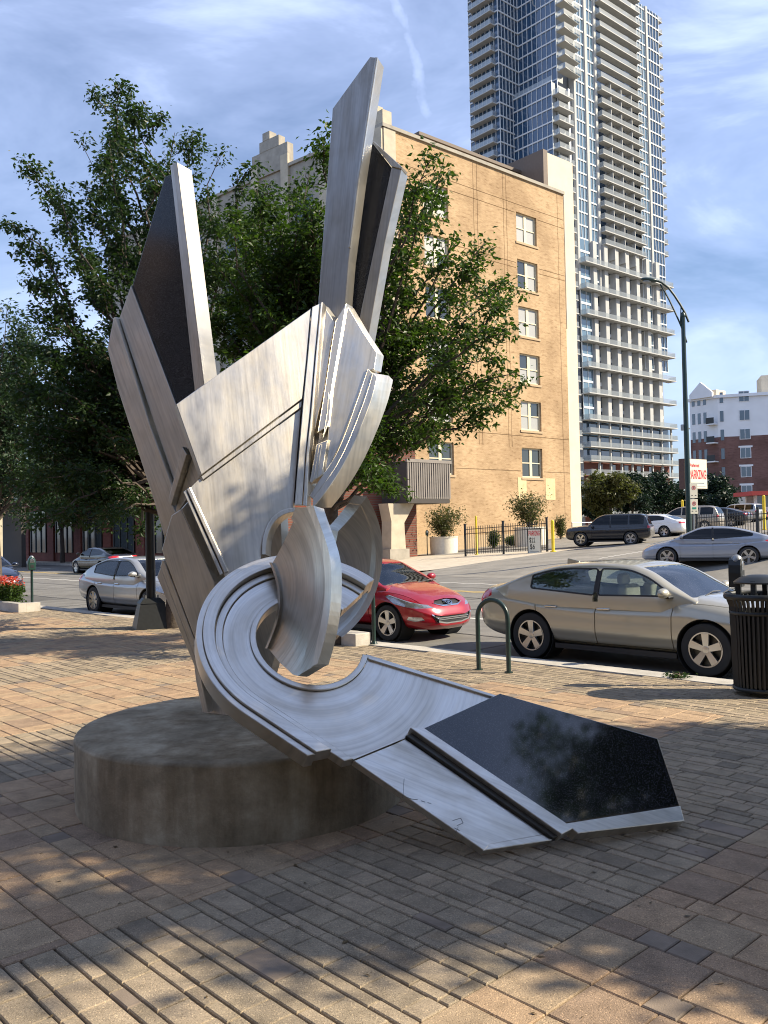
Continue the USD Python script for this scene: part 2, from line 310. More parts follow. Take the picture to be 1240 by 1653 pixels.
def paint(name, col, metal=.35, rough=.32, coat=1.):
    col = np.array(col, float)
    mk(name, {'g': ('geometry', {}), 'n': ('noise_texture', {'scale': 900., 'detail': 1}), 'n2': ('noise_texture', {'scale': 3., 'detail': 5}), 'r': ('rgb_ramp', {'ramp': [(.3, col * .9), (.7, np.minimum(col * 1.1, .95))]}),
        'r2': ('map_range', {'from_min': .3, 'from_max': .7, 'to_min': .03, 'to_max': .12}),
        'p': ('principled_bsdf', {'metallic': metal, 'roughness': rough, 'coat_weight': coat, 'coat_roughness': .04})},
       [('g.position', 'n.vector'), ('g.position', 'n2.vector'), ('n.fac', 'r.fac'), ('r.color', 'p.base_color'), ('n2.fac', 'r2.value'), ('r2.result', 'p.coat_roughness')])
paint('paint_champagne', (.42, .385, .295), .45, .34)
paint('paint_red', (.30, .005, .012), .25, .3)
paint('paint_silver', (.40, .40, .385), .6, .36)
paint('paint_black', (.008, .008, .009), .1, .25)
paint('paint_navy', (.008, .012, .03), .2, .25)
paint('paint_white', (.72, .71, .68), 0, .35)
paint('paint_tan', (.33, .28, .21), .5, .4)
paint('paint_bluegray', (.30, .32, .36), .5, .36)
def pane(name, tint=(.75, .82, .80), refl=1.5, dark=0.):
    mk(name, {'f': ('fresnel', {'IOR': refl}), 't': ('transparent_bsdf', {'color': tint}), 'g': ('glossy_bsdf', {'roughness': .02, 'color': (1, 1, 1)}), 'm': ('mix_closure', {})},
       [('f.fac', 'm.fac'), ('t.BSDF', 'm.closure1'), ('g.BSDF', 'm.closure2')], 'm.closure')
pane('car_glass', (.82, .87, .85), 1.5)
pane('car_glass_dark', (.16, .17, .17), 1.5)
pane('lamp_glass', (.9, .9, .9), 1.45)
plain('headlamp', (.34, .35, .36), .12, .7, coat=1., var=.3, vscale=25)
plain('tail_red', (.45, .012, .012), .15, coat=1., var=.25, vscale=30)
plain('tail_amber', (.6, .2, .02), .2, coat=1.)
def facade_glass(name, c0, c1, rough=.08, spec=.8):
    mk(name, {'g': ('geometry', {}), 'r': ('rgb_ramp', {'ramp': [(0., c0), (.6, np.array(c0) * .6 + np.array(c1) * .4), (1., c1)]}), 'p': ('principled_bsdf', {'roughness': rough, 'specular_ior_level': spec, 'ior': 1.6})},
       [('g.random_per_island', 'r.fac'), ('r.color', 'p.base_color')])
facade_glass('tower_glass', (.018, .045, .085), (.06, .125, .19), .03, 1.)
facade_glass('tower_glass_pale', (.10, .16, .21), (.34, .40, .44), .05, 1.)
facade_glass('window_glass', (.03, .035, .035), (.10, .11, .11), .06)
facade_glass('window_blind', (.34, .34, .32), (.52, .52, .50), .35, .5)
facade_glass('apartment_glass', (.06, .08, .10), (.16, .20, .24), .06)
plain('tower_concrete', (.40, .40, .385), .8, var=.08, vscale=.6)
plain('tower_white', (.62, .64, .65), .6, var=.06)
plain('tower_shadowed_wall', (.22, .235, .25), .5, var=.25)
plain('tower_brick', (.16, .06, .045), .9)
mk('balcony_rail', {'t': ('transparent_bsdf', {'color': (.9, .92, .92)}), 'd': ('principled_bsdf', {'base_color': (.33, .35, .36), 'roughness': .3}), 'm': ('mix_closure', {'fac': .34})},
   [('t.BSDF', 'm.closure1'), ('d.BSDF', 'm.closure2')], 'm.closure')
def bricks(name, c1, c2, mortar, du, bw=.22, rh=.075):
    du = np.array(du, float)
    mk(name, {'g': ('geometry', {}), 'u': ('vector_math', {'math_type': 'dot_product', 'vector2': (*du, 0)}), 's': ('separate_xyz', {}), 'c': ('combine_xyz', {}),
        'k': ('brick_texture', {'color1': c1, 'color2': c2, 'mortar': mortar, 'scale': 1., 'mortar_size': .006, 'mortar_smooth': .2, 'brick_width': bw, 'row_height': rh, 'bias': -.2}),
        'mp': ('mapping', {'scale': (1.1, 3.6, 1)}), 'n': ('noise_texture', {'scale': 1.5, 'detail': 8, 'roughness': .66}), 'r': ('rgb_ramp', {'ramp': [(.32, (.60, .55, .50)), (.46, (.93, .92, .90)), (.6, (1.0, 1.0, 1.0)), (.74, (1.18, 1.2, 1.24))]}),
        'nf': ('noise_texture', {'scale': .35, 'detail': 4}), 'rf': ('rgb_ramp', {'ramp': [(.34, (.66, .63, .60)), (.6, (1, 1, 1))]}), 'x': ('mix_color', {'blend_type': 'multiply', 'fac': 1., 'use_clamp': False}), 'x2': ('mix_color', {'blend_type': 'multiply', 'fac': .8}),
        'b': ('bump', {'strength': .5, 'distance': .006}), 'p': ('principled_bsdf', {'roughness': .88, 'specular_ior_level': .25})},
       [('g.position', 'u.vector1'), ('g.position', 's.vector'), ('u.value', 'c.x'), ('s.z', 'c.y'), ('c.vector', 'k.vector'), ('c.vector', 'mp.vector'), ('mp.vector', 'n.vector'), ('n.fac', 'r.fac'), ('k.color', 'x.a'), ('r.color', 'x.b'),
        ('g.position', 'nf.vector'), ('nf.fac', 'rf.fac'), ('x.result', 'x2.a'), ('rf.color', 'x2.b'), ('x2.result', 'p.base_color'), ('k.fac', 'b.height'), ('b.normal', 'p.normal')])
WD = np.array([.758, .652]); WD /= np.linalg.norm(WD)               # run of the tan wall (away to the far end)
SD = np.array([-.7071, .7071])                                      # along the street, away
bricks('tan_brick', (.52, .365, .21), (.44, .30, .17), (.36, .25, .15), WD)
bricks('red_brick', (.20, .055, .035), (.15, .04, .03), (.15, .10, .08), SD)
bricks('apartment_brick', (.18, .095, .08), (.145, .075, .065), (.18, .12, .10), (.9, .44), .4, .15)
bricks('office_brick', (.20, .14, .10), (.17, .115, .085), (.15, .12, .1), (.0, 1.), .3, .1)
plain('limestone', (.44, .38, .28), .85, var=.14, vscale=1.5, bumps=.003, bscale=20)
plain('gray_stone', (.30, .27, .22), .85, var=.2, vscale=1.5, bumps=.003, bscale=20)
plain('stucco', (.62, .53, .39), .9, var=.07, vscale=.8)
plain('roof_edge', (.13, .095, .07), .7)
plain('cream_frame', (.60, .53, .36), .6, var=.06)
plain('sill_stone', (.40, .29, .17), .8)
plain('boarded', (.62, .46, .25), .85, var=.14, vscale=3)
plain('corrugated', (.20, .175, .15), .55, var=.12, vscale=2)
plain('canopy_dark', (.05, .043, .037), .8)
plain('white_wall', (.62, .62, .62), .85, var=.05, vscale=.5)
plain('cream_wall', (.50, .45, .37), .85, var=.06, vscale=.5)
plain('planter_white', (.66, .60, .48), .8, var=.08)
plain('yellow_paint', (.70, .50, .02), .5, var=.1)
plain('sign_white', (.64, .60, .47), .5, var=.04)
plain('sign_red', (.50, .02, .03), .5, var=.05)
plain('sign_black', (.02, .02, .02), .5)
plain('sign_green', (.01, .25, .18), .5)
plain('sign_brown', (.08, .04, .03), .6)
plain('soil', (.05, .035, .02), .95, var=.3)
plain('red_roof', (.34, .04, .035), .7)
plain('flower_orange', (.70, .12, .05), .7, var=.3, vscale=30)
plain('gray_metal', (.30, .31, .31), .4, .7)
def bark(name, col): plain(name, col, .9, var=.35, vscale=14, bumps=.01, bscale=30)
bark('bark', (.075, .058, .045)); bark('bark_twig', (.10, .075, .05))
def leaf(name, c0, c1, tr=.4):
    mk(name, {'g': ('geometry', {}), 'r': ('rgb_ramp', {'ramp': [(0., c0), (.6, (np.array(c0) + np.array(c1)) / 2), (1., c1)]}), 'p': ('principled_bsdf', {'roughness': .45, 'specular_ior_level': .35}),
        'hs': ('mix_color', {'blend_type': 'multiply', 'fac': 1., 'b': (1.0, 1.15, .45), 'use_clamp': False}), 't': ('translucent_bsdf', {}), 'm': ('mix_closure', {'fac': tr})},
       [('g.random_per_island', 'r.fac'), ('r.color', 'p.base_color'), ('r.color', 'hs.a'), ('hs.result', 't.color'), ('p.BSDF', 'm.closure1'), ('t.BSDF', 'm.closure2')], 'm.closure')
leaf('leaf', (.05, .092, .016), (.15, .20, .04), .46)
leaf('leaf_dark', (.034, .064, .022), (.085, .125, .036), .44)
leaf('leaf_blue', (.035, .065, .032), (.085, .12, .06))
leaf('leaf_olive', (.08, .085, .03), (.17, .16, .06))
leaf('leaf_conifer', (.012, .028, .016), (.03, .055, .03), .2)
leaf('flower', (.55, .06, .03), (.75, .22, .06))
leaf('leaf_fallen', (.09, .06, .025), (.20, .13, .05), .1)
plain('tar', (.03, .03, .03), .7)
plain('asphalt_patch', (.095, .09, .082), .9, var=.2, vscale=1.5, bumps=.004, bscale=90)
# ---------------------------------------------------------------- the ground, the plaza and the street
VS, US = np.array([.70711, .70711]), np.array([.70711, -.70711])    # across the street (away), along the street (towards the near end)
def ST(s, t, z=0.): return np.array([*(VS * s + US * t), z])
def sst(x): x = np.clip(x, 0, 1); return x * x * (3 - 2 * x)
def terr(s, t):                                                     # the far side climbs gently away from the street
    z = np.maximum(0, .05 * (s - 29) + .04 * (t + 26))
    return np.minimum(z, 3.2) * sst((s - 27.5) / 4)
def zat(x, y): return float(terr((x + y) * .70711, (x - y) * .70711))
def sheet(s0, s1, t0, t1, fz, ns=2, nt=2):
    S, Tt = np.meshgrid(np.linspace(s0, s1, ns), np.linspace(t0, t1, nt), indexing='ij')
    xy = S[..., None] * VS + Tt[..., None] * US; z = fz(S, Tt) * np.ones_like(S)
    v = np.concatenate([xy, z[..., None]], -1).reshape(-1, 3)
    i, j = np.meshgrid(np.arange(ns - 1), np.arange(nt - 1), indexing='ij')
    q = np.stack([i * nt + j, i * nt + j + 1, (i + 1) * nt + j + 1, (i + 1) * nt + j], -1).reshape(-1, 4)
    m = trimesh.Trimesh(v, np.vstack([q[:, [0, 1, 2]], q[:, [0, 2, 3]]]), process=False)
    if m.face_normals[0][2] < 0: m.invert()
    return m
solo('ground', sheet(-1500, 1500, -1500, 1500, lambda s, t: -.45 + 0 * s), 'ground', kind='structure')
solo('road', cat([sheet(10.15, 27.5, -320, 120, lambda s, t: -.13 + .0 * s, 8, 2)]), 'asphalt', kind='structure')
solo('kerb', cat([obox(ST(9.80, -150), US, 210, VS, .35, -.4, .002), obox(ST(27.36, -150), US, 123.4, VS, .14, -.4, .0)]), 'kerb_stone', kind='structure')
solo('far_pavement', sheet(27.5, 41.5, -150, -26.6, lambda s, t: terr(s, t) + .0, 24, 60), 'sidewalk', kind='structure')
solo('parking_lot', cat([sheet(27.5, 75, -26.6, 120, lambda s, t: terr(s, t) - .126 * (1 - sst((s - 27.5) / 3)), 50, 60), sheet(41.5, 75, -150, -26.6, lambda s, t: terr(s, t), 30, 60)]), 'asphalt_lot', kind='structure')
mk_ = []
for k in range(-12, 3): mk_.append(sheet(14.85, 14.97, k * 9.1 - 3.3, k * 9.1 - .3, lambda s, t: -.126 + 0 * s))
for k in range(-12, 3): mk_.append(sheet(24.3, 24.42, k * 9.1 - 3.3, k * 9.1 - .3, lambda s, t: -.126 + 0 * s))
mk_.append(sheet(18.0, 18.12, -100, -37, lambda s, t: -.126 + 0 * s))
solo('lane_markings', cat(mk_), 'road_white', kind='structure')
solo('centre_lines', cat([sheet(21.0, 21.11, -100, 20, lambda s, t: -.126 + 0 * s), sheet(21.26, 21.37, -100, 20, lambda s, t: -.126 + 0 * s)]), 'road_yellow', kind='structure')
solo('parking_bay_lines', cat([sheet(33 + 0 * k, 38, -20 + 2.9 * k, -19.88 + 2.9 * k, lambda s, t: terr(s, t) + .006, 8, 2) for k in range(8)]), 'road_white', kind='structure')

rng = np.random.default_rng(11)
plaza = T('plaza', None, None, kind='structure')
plaza.part('sand_bed', sheet(-60, 9.8, -90, 80, lambda s, t: -.016 + 0 * s), 'joint_sand')
PU, PQ = np.array([.682, -.7314]), np.array([.7314, .682])
PC = np.array([-1.045, 6.33])                                       # centre of the concrete plinth
pieces = []                                                         # (p, q, lp, lq, kind, tone)
def visible(p, q):
    x, y = PU * p + PQ * q
    return 2.75 < y < 24 and abs(x) < .475 * y + .35 and (x + y) * .70711 < 9.74 and math.hypot(x - PC[0], y - PC[1]) > 1.02
def fill(p0, p1, q0, q1, rows, kind):
    q, k = q0, 0
    while q < q1 - .01:
        w = min(rows[k % len(rows)], q1 - q); k += 1
        p = p0
        while p < p1 - .005:
            if kind == 'tan':
                L = .30 if w > .2 else rng.choice([.30, .30, .15, .22]); r_ = rng.random()
                tone = 'paver_dark' if (w < .2 and L < .2 and r_ < .75) else f'paver_tan_{rng.choice(4, p=[.32, .30, .22, .16])}'
                if w > .2 and r_ < .12: L = .45
            else:
                L = rng.choice([.15, .20, .24, .30]) if w > .1 else rng.choice([.16, .22, .30])
                tone = f'paver_gray_{rng.choice(4, p=[.34, .3, .22, .14])}'
                if rng.random() < .025: tone = 'paver_dark'
            L = min(L, p1 - p)
            if p1 - p - L < .06: L = p1 - p
            if visible(p + L / 2, q + w / 2): pieces.append((p, q, L, w, kind, tone))
            p += L
        q += w
P_ = 4.5
for k in range(-5, 4):
    a = -3.93 + k * P_
    fill(a, a + 1.58, -2.25, 8.1, [.075, .15, .075, .15], 'gray')
    fill(a + 1.58, a + P_, -2.25, 8.1, [.30, .15], 'tan')
fill(-26, 6, 8.1, 14.3, [.10, .10, .15], 'gray')
pa = np.array([[p, q, L, w] for p, q, L, w, _, _ in pieces]); tones = np.array([t_ for *_, t_ in pieces]); gray_ = np.array([k == 'gray' for *_, k, _ in pieces])
def paver_mesh(A, g, seed):
    r = np.random.default_rng(seed); n = len(A)
    gq = np.where(g, .0055, .0035)[:, None]; gp = np.where(g, .0025, .003)[:, None]; b = .005
    p0, q0, p1, q1 = A[:, :1] + gp, A[:, 1:2] + gq, A[:, :1] + A[:, 2:3] - gp, A[:, 1:2] + A[:, 3:4] - gq
    j = lambda: r.uniform(-.0012, .0012, (n, 1))
    z = r.uniform(-.0025, .0015, (n, 1)); sx, sy = r.uniform(-.006, .006, (n, 1)), r.uniform(-.006, .006, (n, 1))
    rings = []
    for ins, dz in ((0, -.035), (0, -b), (b, 0)):
        P4 = np.hstack([p0 + ins, p1 - ins, p1 - ins, p0 + ins]); Q4 = np.hstack([q0 + ins, q0 + ins, q1 - ins, q1 - ins])
        zz = z + dz + (sx * (P4 - P4.mean(1, keepdims=True)) + sy * (Q4 - Q4.mean(1, keepdims=True)) if dz > -.03 else 0)
        xy = P4[..., None] * PU + Q4[..., None] * PQ
        rings.append(np.concatenate([xy, np.broadcast_to(zz, P4.shape)[..., None]], -1))
    v = np.stack(rings, 1).reshape(n, 12, 3)
    f = [[8, 9, 10], [8, 10, 11]]
    for a in (0, 4):
        for i in range(4):
            k = (i + 1) % 4; f += [[a + i, a + k, a + 4 + k], [a + i, a + 4 + k, a + 4 + i]]
    f = np.array(f); F = (f[None] + 12 * np.arange(n)[:, None, None]).reshape(-1, 3)
    return trimesh.Trimesh(v.reshape(-1, 3), F, process=False)
_m = paver_mesh(pa[:1], gray_[:1], 0)
_flip = _m.face_normals[0][2] < 0
ctr = (pa[:, :1] + pa[:, 2:3] / 2) * PU + (pa[:, 1:2] + pa[:, 3:4] / 2) * PQ
big = pa[:, 2] * pa[:, 3] / (ctr[:, 1] ** 3)                        # apparent size
shown = (ctr[:, 1] > 2.95) & (np.abs(ctr[:, 0]) < .445 * ctr[:, 1])
order = np.argsort(-np.where(shown, big, -1))
near = order[:296]; far_ = np.setdiff1d(np.arange(len(pa)), near)
for i in near:
    m = paver_mesh(pa[i:i + 1], gray_[i:i + 1], int(i))
    if _flip: m.invert()
    plaza.part('paver', m, tones[i])
for t_ in sorted(set(tones[far_])):
    k = far_[tones[far_] == t_]; m = paver_mesh(pa[k], gray_[k], 999)
    if _flip: m.invert()
    plaza.part('paver_field', m, t_, kind='stuff')
# a few dry specks and leaves lying on the paving are too small to build; the edging strip between plaza and kerb:
# ---------------------------------------------------------------- the sculpture and its plinth
plinth = T('concrete_plinth', 'round weathered concrete plinth with a softened rim under the steel sculpture', 'plinth', (PC[0], PC[1], 0), world=False)
plinth.part('drum', lathe([(1.165, -.05), (1.17, .1), (1.17, .462), (1.166, .476), (1.155, .486), (1.135, .492), (.9, .497), (.4, .50), (0, .50)], n=96), 'concrete_plinth', smooth=40)

sc = T('steel_sculpture', 'towering abstract sculpture of interlocking brushed steel slabs, hoops and dark granite panels', 'sculpture', (PC[0], PC[1], .5))
# plane A: the sloping hoop that runs out into a ramp
_az, _al = .3554, .80873
KA = .967
PA = Plane(gnd(785, 1366, .09), [math.sin(_al) * math.sin(_az), -math.sin(_al) * math.cos(_az), math.cos(_al)])
ccx = np.array([-.715, 1.558])
def A2(pts): return np.array(pts, float) * KA
def arc(r, a0, a1, n=72): a = np.radians(np.linspace(a0, a1, n)); return ccx + r * np.c_[np.cos(a), np.sin(a)]
def run(r, y): L = (ccx[1] - .7071 * r - y) / .7071; return ccx + r * np.array([-.7071, -.7071]) + L * np.array([.7071, -.7071])
def ring_strip(ro, ri, a0, ye_o, ye_i): return Polygon(A2(np.vstack([arc(ro, a0, 225), run(ro, ye_o), run(ri, ye_i), arc(ri, 225, a0)])))
ceA = PA.at(A2([ccx]))[0]
rampd = PA.at(A2([[1.0, -.62]]))[0] - PA.at(A2([[0, 0.]]))[0]; rampd /= np.linalg.norm(rampd); rampc = np.cross(PA.n, rampd)
steel('steel_hoop', center=ceA, rough=.36, col=(.80, .755, .68))
steel('steel_ramp', across=rampc, along=rampd, rough=.36, col=(.81, .765, .69))
S = sc.part
from scipy.interpolate import CubicSpline
def sm(pts, k=6):                                                   # smooth curve through photo points
    p = np.array(pts, float); t = np.r_[0, np.cumsum(np.hypot(*np.diff(p, axis=0).T))]; q = CubicSpline(t, p)(np.linspace(0, t[-1], k * (len(p) - 1) + 1)); return [tuple(a) for a in q]
S('hoop_edge', PA.slab(ring_strip(.748, .709, 40, .70, .705), .125, -.006), 'steel_hoop', smooth=25)
S('hoop_flange', PA.slab(ring_strip(.706, .632, 40, .707, .716), .10, .012), 'steel_hoop', smooth=25)
S('hoop_step', PA.slab(ring_strip(.626, .578, 40, .652, .66), .07, -.03), 'steel_hoop', smooth=25)
band = Polygon(A2(np.vstack([arc(.573, 40, 225), run(.573, .662), [[-.34, .744], [-.16, .794], [.474, .988], [.452, .984], [-.335, 1.36]], arc(.402, -26, -320, 110)])))
S('hoop_band', PA.slab(band, .06, -.045), 'steel_hoop', smooth=25)
S('hoop_rim', PA.slab(Polygon(A2(np.vstack([arc(.399, -24, -320, 120), arc(.361, -320, -24, 120)]))), .075, -.028), 'steel_hoop', smooth=25)
S('ramp_edge', PA.slab(Polygon(A2([[-.361, 1.412], [.476, .990], [.452, .976], [-.352, 1.366]])), .07, -.03), 'steel_ramp')
S('ramp_panel', PA.slab(Polygon(A2([[-.628, .657], [-.34, .738], [-.262, .765], [.45, -.004], [0, 0]])), .05, -.05), 'steel_ramp', label='lower steel panel of the ramp with scratched graffiti')
S('ramp_panel_foot', PA.slab(Polygon(A2([[.05, .03], [.40, .035], [.455, -.008], [-.004, -.003]])), .05, -.046), 'steel_ramp')
S('ramp_rail', PA.slab(Polygon(A2([[-.235, .80], [-.155, .80], [.585, .018], [.49, -.008]])), .085, .012), 'steel_ramp', label='raised steel rail beside the granite panel')
S('ramp_rail_base', PA.slab(Polygon(A2([[-.262, .772], [-.22, .785], [.50, .0], [.448, -.004]])), .05, -.025), 'steel_dark')
S('granite_ramp_panel', PA.slab(Polygon(A2([[-.15, .792], [.474, .992], [1.485, .529], [1.388, .058], [.548, .062]])), .07, -.002), 'granite', label='dark polished granite panel lying on the ramp')
S('ramp_end_strip', PA.slab(Polygon(A2([[.552, .058], [1.392, .054], [1.366, -.043], [.605, -.012]])), .085, 0.), 'steel_ramp', label='bright steel strip at the foot of the granite panel')
# small scratches on the lower panel
_rs = np.random.default_rng(3)

# plane L: the tall slab that leans to one side, with granite and a bright edge beam
NL = np.array([-.45, -.893, 0])
PL = Plane(gnd(330, 1150, .5), NL)
up_l = PL.at([PL.uv(283, 300)])[0] - PL.at([PL.uv(322, 615)])[0]; up_l /= np.linalg.norm(up_l)
lo_l = PL.at([PL.uv(183, 514)])[0] - PL.at([PL.uv(284, 793)])[0]; lo_l /= np.linalg.norm(lo_l)
steel('steel_slab', across=np.cross(PL.n, lo_l), along=lo_l, rough=.40, col=(.74, .705, .63), fs=48)
steel('steel_beam', across=np.cross(PL.n, up_l), along=up_l, rough=.34, col=(.76, .715, .63), fs=60)
S('tall_granite_panel', PL.slab(PL.poly([(262, 283), (281, 276), (300, 470), (322, 622), (330, 690), (302, 723), (282, 651), (209.5, 460)]), .10, -.03), 'granite_matte', label='tall dark granite panel of the leaning slab')
S('edge_beam', PL.slab(PL.poly([(284.5, 266.5), (292, 265.5), (338, 640), (327, 650)]), .17, .045), 'steel_beam', label='bright steel beam along the edge of the leaning slab')
S('edge_beam_strip', PL.slab(PL.poly([(277.5, 268), (284, 266.6), (326.4, 650), (319, 650)]), .15, .02), 'steel_beam')
S('slab_panel', PL.slab(PL.poly([(209.5, 460), (190.8, 513), (250, 690), (285, 793), (300, 760), (303, 723), (282, 651)]), .11, -.012), 'steel_slab')
S('slab_ridge', PL.slab(PL.poly([(186.5, 513), (190.3, 512.6), (246, 690), (284.5, 795), (280, 803)]), .13, .02), 'steel_slab')
S('slab_ridge', PL.slab(PL.poly([(182.3, 514), (186, 513.2), (279.5, 803), (276, 812)]), .13, .006), 'steel_slab')
S('slab_outer_panel', PL.slab(PL.poly([(181.8, 516), (172.5, 562), (189, 627), (247.6, 808), (264, 866), (276, 850), (290, 840), (275.5, 812)]), .13, -.006), 'steel_slab')
S('brace', PL.slab(PL.poly([(301, 722), (308, 734), (283, 816), (279, 806)]), .05, .05), 'steel_slab')
S('brace', PL.slab(PL.poly([(309, 738), (322, 768), (283, 832), (282, 822)]), .05, -.01), 'steel_slab')

# the leg under it
PG = Plane(PL.P - np.array([.0, .13, 0]), [-.42, -.90, .0])
lg = PG.at([PG.uv(261, 886)])[0] - PG.at([PG.uv(330, 1140)])[0]; lg /= np.linalg.norm(lg)
steel('steel_leg', across=np.cross(PG.n, lg), along=lg, rough=.42, col=(.68, .635, .555), fs=44)
S('backing_plate', PL.slab(PL.poly([(300, 700), (345, 640), (420, 820), (430, 1000), (400, 1110), (330, 1100), (270, 880), (282, 800)]), .10, -.26), 'steel_leg')
S('leg_panel', PG.slab(PG.poly([(261, 888), (277, 832), (292, 822), (346, 940), (372, 1060), (350, 1110), (312, 1024)]), .15, .0), 'steel_leg')
PLB = Plane(dep(322, 880, PG.at([PG.uv(318, 880)])[0][1] - .02), [.55, -.80, .22])
S('leg_beam', PLB.slab(PLB.poly([(293, 821), (305, 808), (362, 922), (347, 940)]), .10, .0, ext=(-.03, .12, 0)), 'steel_beam', label='bright beam on the shoulder of the leg')
S('leg_ridge', PG.slab(PG.poly([(257, 903), (262, 905), (314, 1040), (309, 1044)]), .12, -.02), 'steel_leg')
S('leg_ridge', PG.slab(PG.poly([(253, 915), (256.4, 905), (308.4, 1045), (311, 1066)]), .12, -.04), 'steel_leg')
S('leg_outer_panel', PG.slab(PG.poly([(246.5, 932), (252.4, 916), (313, 1075), (330, 1152), (326, 1150), (316, 1098)]), .14, -.05), 'steel_leg')
fo = gnd(330, 1150, .5)
PF2 = Plane(fo + np.array([0, 0, 0]), [-.50, -.86, .10])
S('foot', PF2.slab(PF2.poly([(309, 1040), (350, 1060), (420, 1120), (470, 1172), (440, 1178), (395, 1170), (327, 1152), (316, 1098)]), .30, .0, ext=(.18, .26, 0)), 'steel_leg')

# plane M: the bright body in the middle, leaning back and turned to the sun
PM = Plane(dep(400, 880, 6.32), [.355, -.905, .225])
dm = PM.at([PM.uv(400, 620)])[0] - PM.at([PM.uv(412, 740)])[0]; dm /= np.linalg.norm(dm)
steel('steel_body', across=np.cross(PM.n, dm), along=dm, rough=.36, col=(.76, .71, .63), fs=34)
BX = np.array([.05, .12, 0])
S('upper_panel', PM.slab([(284.5, 652.5), (502.5, 497.5), (495, 582), (488.5, 643), (325, 766.5)], .1, .0, ext=(-.045, .13, -.01)), 'steel_body', label='large bright steel panel across the middle')
S('panel_rail', PM.slab([(488.6, 645), (487.5, 656), (328, 774), (325, 768)], .1, -.012, ext=(-.03, .1, 0)), 'steel_body')
hole = [(488, 819.5), (477, 818.6), (466, 820), (455, 823.5), (446.5, 829), (439, 836), (433.5, 844.5), (429, 855), (425.5, 867), (423.5, 880), (423, 895)]
rim_ = [(488, 826), (477, 825.5), (468, 827), (458, 830.5), (450.5, 835.5), (444, 842), (439, 850), (435, 859), (432, 870), (430.5, 882), (430, 895)]
S('lower_panel', PM.slab([(323, 771), (329, 775), (487, 659), (481, 734), (474.7, 818)] + hole[1:] + [(420, 935), (365, 930), (308, 786)], .1, -.03, ext=(0, .1, -.02)), 'steel_body')
S('hole_rim', PM.slab(hole + rim_[::-1], .1, -.01, ext=(.02, .13, -.02)), 'steel_body', smooth=25)
S('body_ridge', PM.slab([(296.5, 793), (301, 789.5), (362, 925), (356, 928)], .1, -.02, ext=(.02, .12, 0)), 'steel_body')
S('body_ridge', PM.slab([(301.8, 789), (307, 786), (369, 922), (363, 925)], .1, -.01, ext=(.02, .12, 0)), 'steel_body')
S('fold_strip', PM.slab([(503.5, 496.5), (516.5, 490.5), (508, 577), (500, 671), (493, 735), (487.5, 816), (475.2, 816), (481.8, 734), (489.5, 645), (495.8, 582)], .1, .012, ext=(0, .13, 0)), 'steel_body')
S('fold_edge', PM.slab([(517, 490), (519.8, 489.3), (511.5, 577), (504, 671), (497.5, 735), (494, 818), (488, 817), (493.5, 735), (500.5, 671), (508.5, 577)], .1, .024, ext=(.02, .14, 0)), 'steel_body', label='bright narrow edge along the fold of the body')

# plane F: the fan beside the fold, and its curved outer beam
PF = Plane(dep(518, 650, PM.at([PM.uv(508, 650)])[0][1] + .10), [.10, -.945, .30])
df = PF.at([PF.uv(560, 560)])[0] - PF.at([PF.uv(535, 700)])[0]; df /= np.linalg.norm(df)
steel('steel_fan', across=np.cross(PF.n, df), along=df, rough=.36, col=(.82, .765, .665), fs=34)
S('fan_strip', PF.slab([(521, 491), (541, 521), (533, 565), (524, 628), (508, 695), (499, 783), (494, 800), (500, 700), (507, 627), (514, 565)], .1, .0, ext=BX), 'steel_fan')
S('fan_ridge', PF.slab([(542, 520), (559, 492), (551.5, 537), (535.5, 628), (529, 690), (513, 700), (525, 628), (534.5, 565)], .1, .025, ext=BX), 'steel_fan')
S('fan_panel', PF.slab([(560, 490), (586.6, 535), (609, 568.5), (604.5, 595), (594, 597), (583, 627), (567.6, 671), (552, 712), (534, 747.5), (518, 770), (505, 790), (503, 781), (520, 769), (529, 712), (530, 690), (536.5, 628), (552.5, 537)], .1, -.012, ext=(.055, .13, 0)), 'steel_fan')
S('fan_box', PF.slab([(511, 720), (529, 712), (520, 768), (503, 782), (500, 780)], .1, .03, ext=BX), 'steel_fan')
S('fan_box_rib', PF.slab([(515, 722), (520, 720), (511, 776), (505, 780)], .03, .05), 'steel_fan')
S('fan_blade', PF.slab([(530, 636), (534.5, 650), (532, 680), (521, 710), (528, 668)], .05, .03), 'steel_slab')
steel('steel_under', across=np.cross(PF.n, df), along=df, rough=.40, col=(.46, .445, .42), fs=34)
inner_ = sm([(594, 595.5), (583.5, 627), (568, 671), (552.5, 712), (534.5, 747.5), (518.5, 770), (506, 790), (497, 806)])
outer_ = sm([(608.5, 610.5), (601.5, 640), (586, 683), (565.5, 730), (543.5, 770), (523.5, 799), (505, 822)])
mid_ = sm([(601.5, 603.5), (592.5, 634), (577, 677), (559, 721), (539, 759), (521, 784.5), (505.5, 806)])
S('curved_beam', PF.slab(mid_ + outer_[::-1], .1, .02, ext=(.13, .20, .01)), 'steel_fan', smooth=25, label='curved outer box beam of the fan')
S('curved_beam_lip', PF.slab(inner_[:-1] + mid_[::-1], .1, .006, ext=(.06, .16, 0)), 'steel_fan', smooth=25)

S('body_back_plate', PM.slab([(292, 655), (502, 502), (512, 500), (490, 800), (478, 812), (440, 820), (420, 850), (415, 900), (370, 900), (318, 786), (330, 770)], .03, -.11), 'steel_leg')
S('fan_back_plate', PF.slab([(525, 500), (545, 520), (560, 496), (600, 566), (580, 630), (550, 708), (516, 766), (498, 788)], .03, -.075), 'steel_leg')
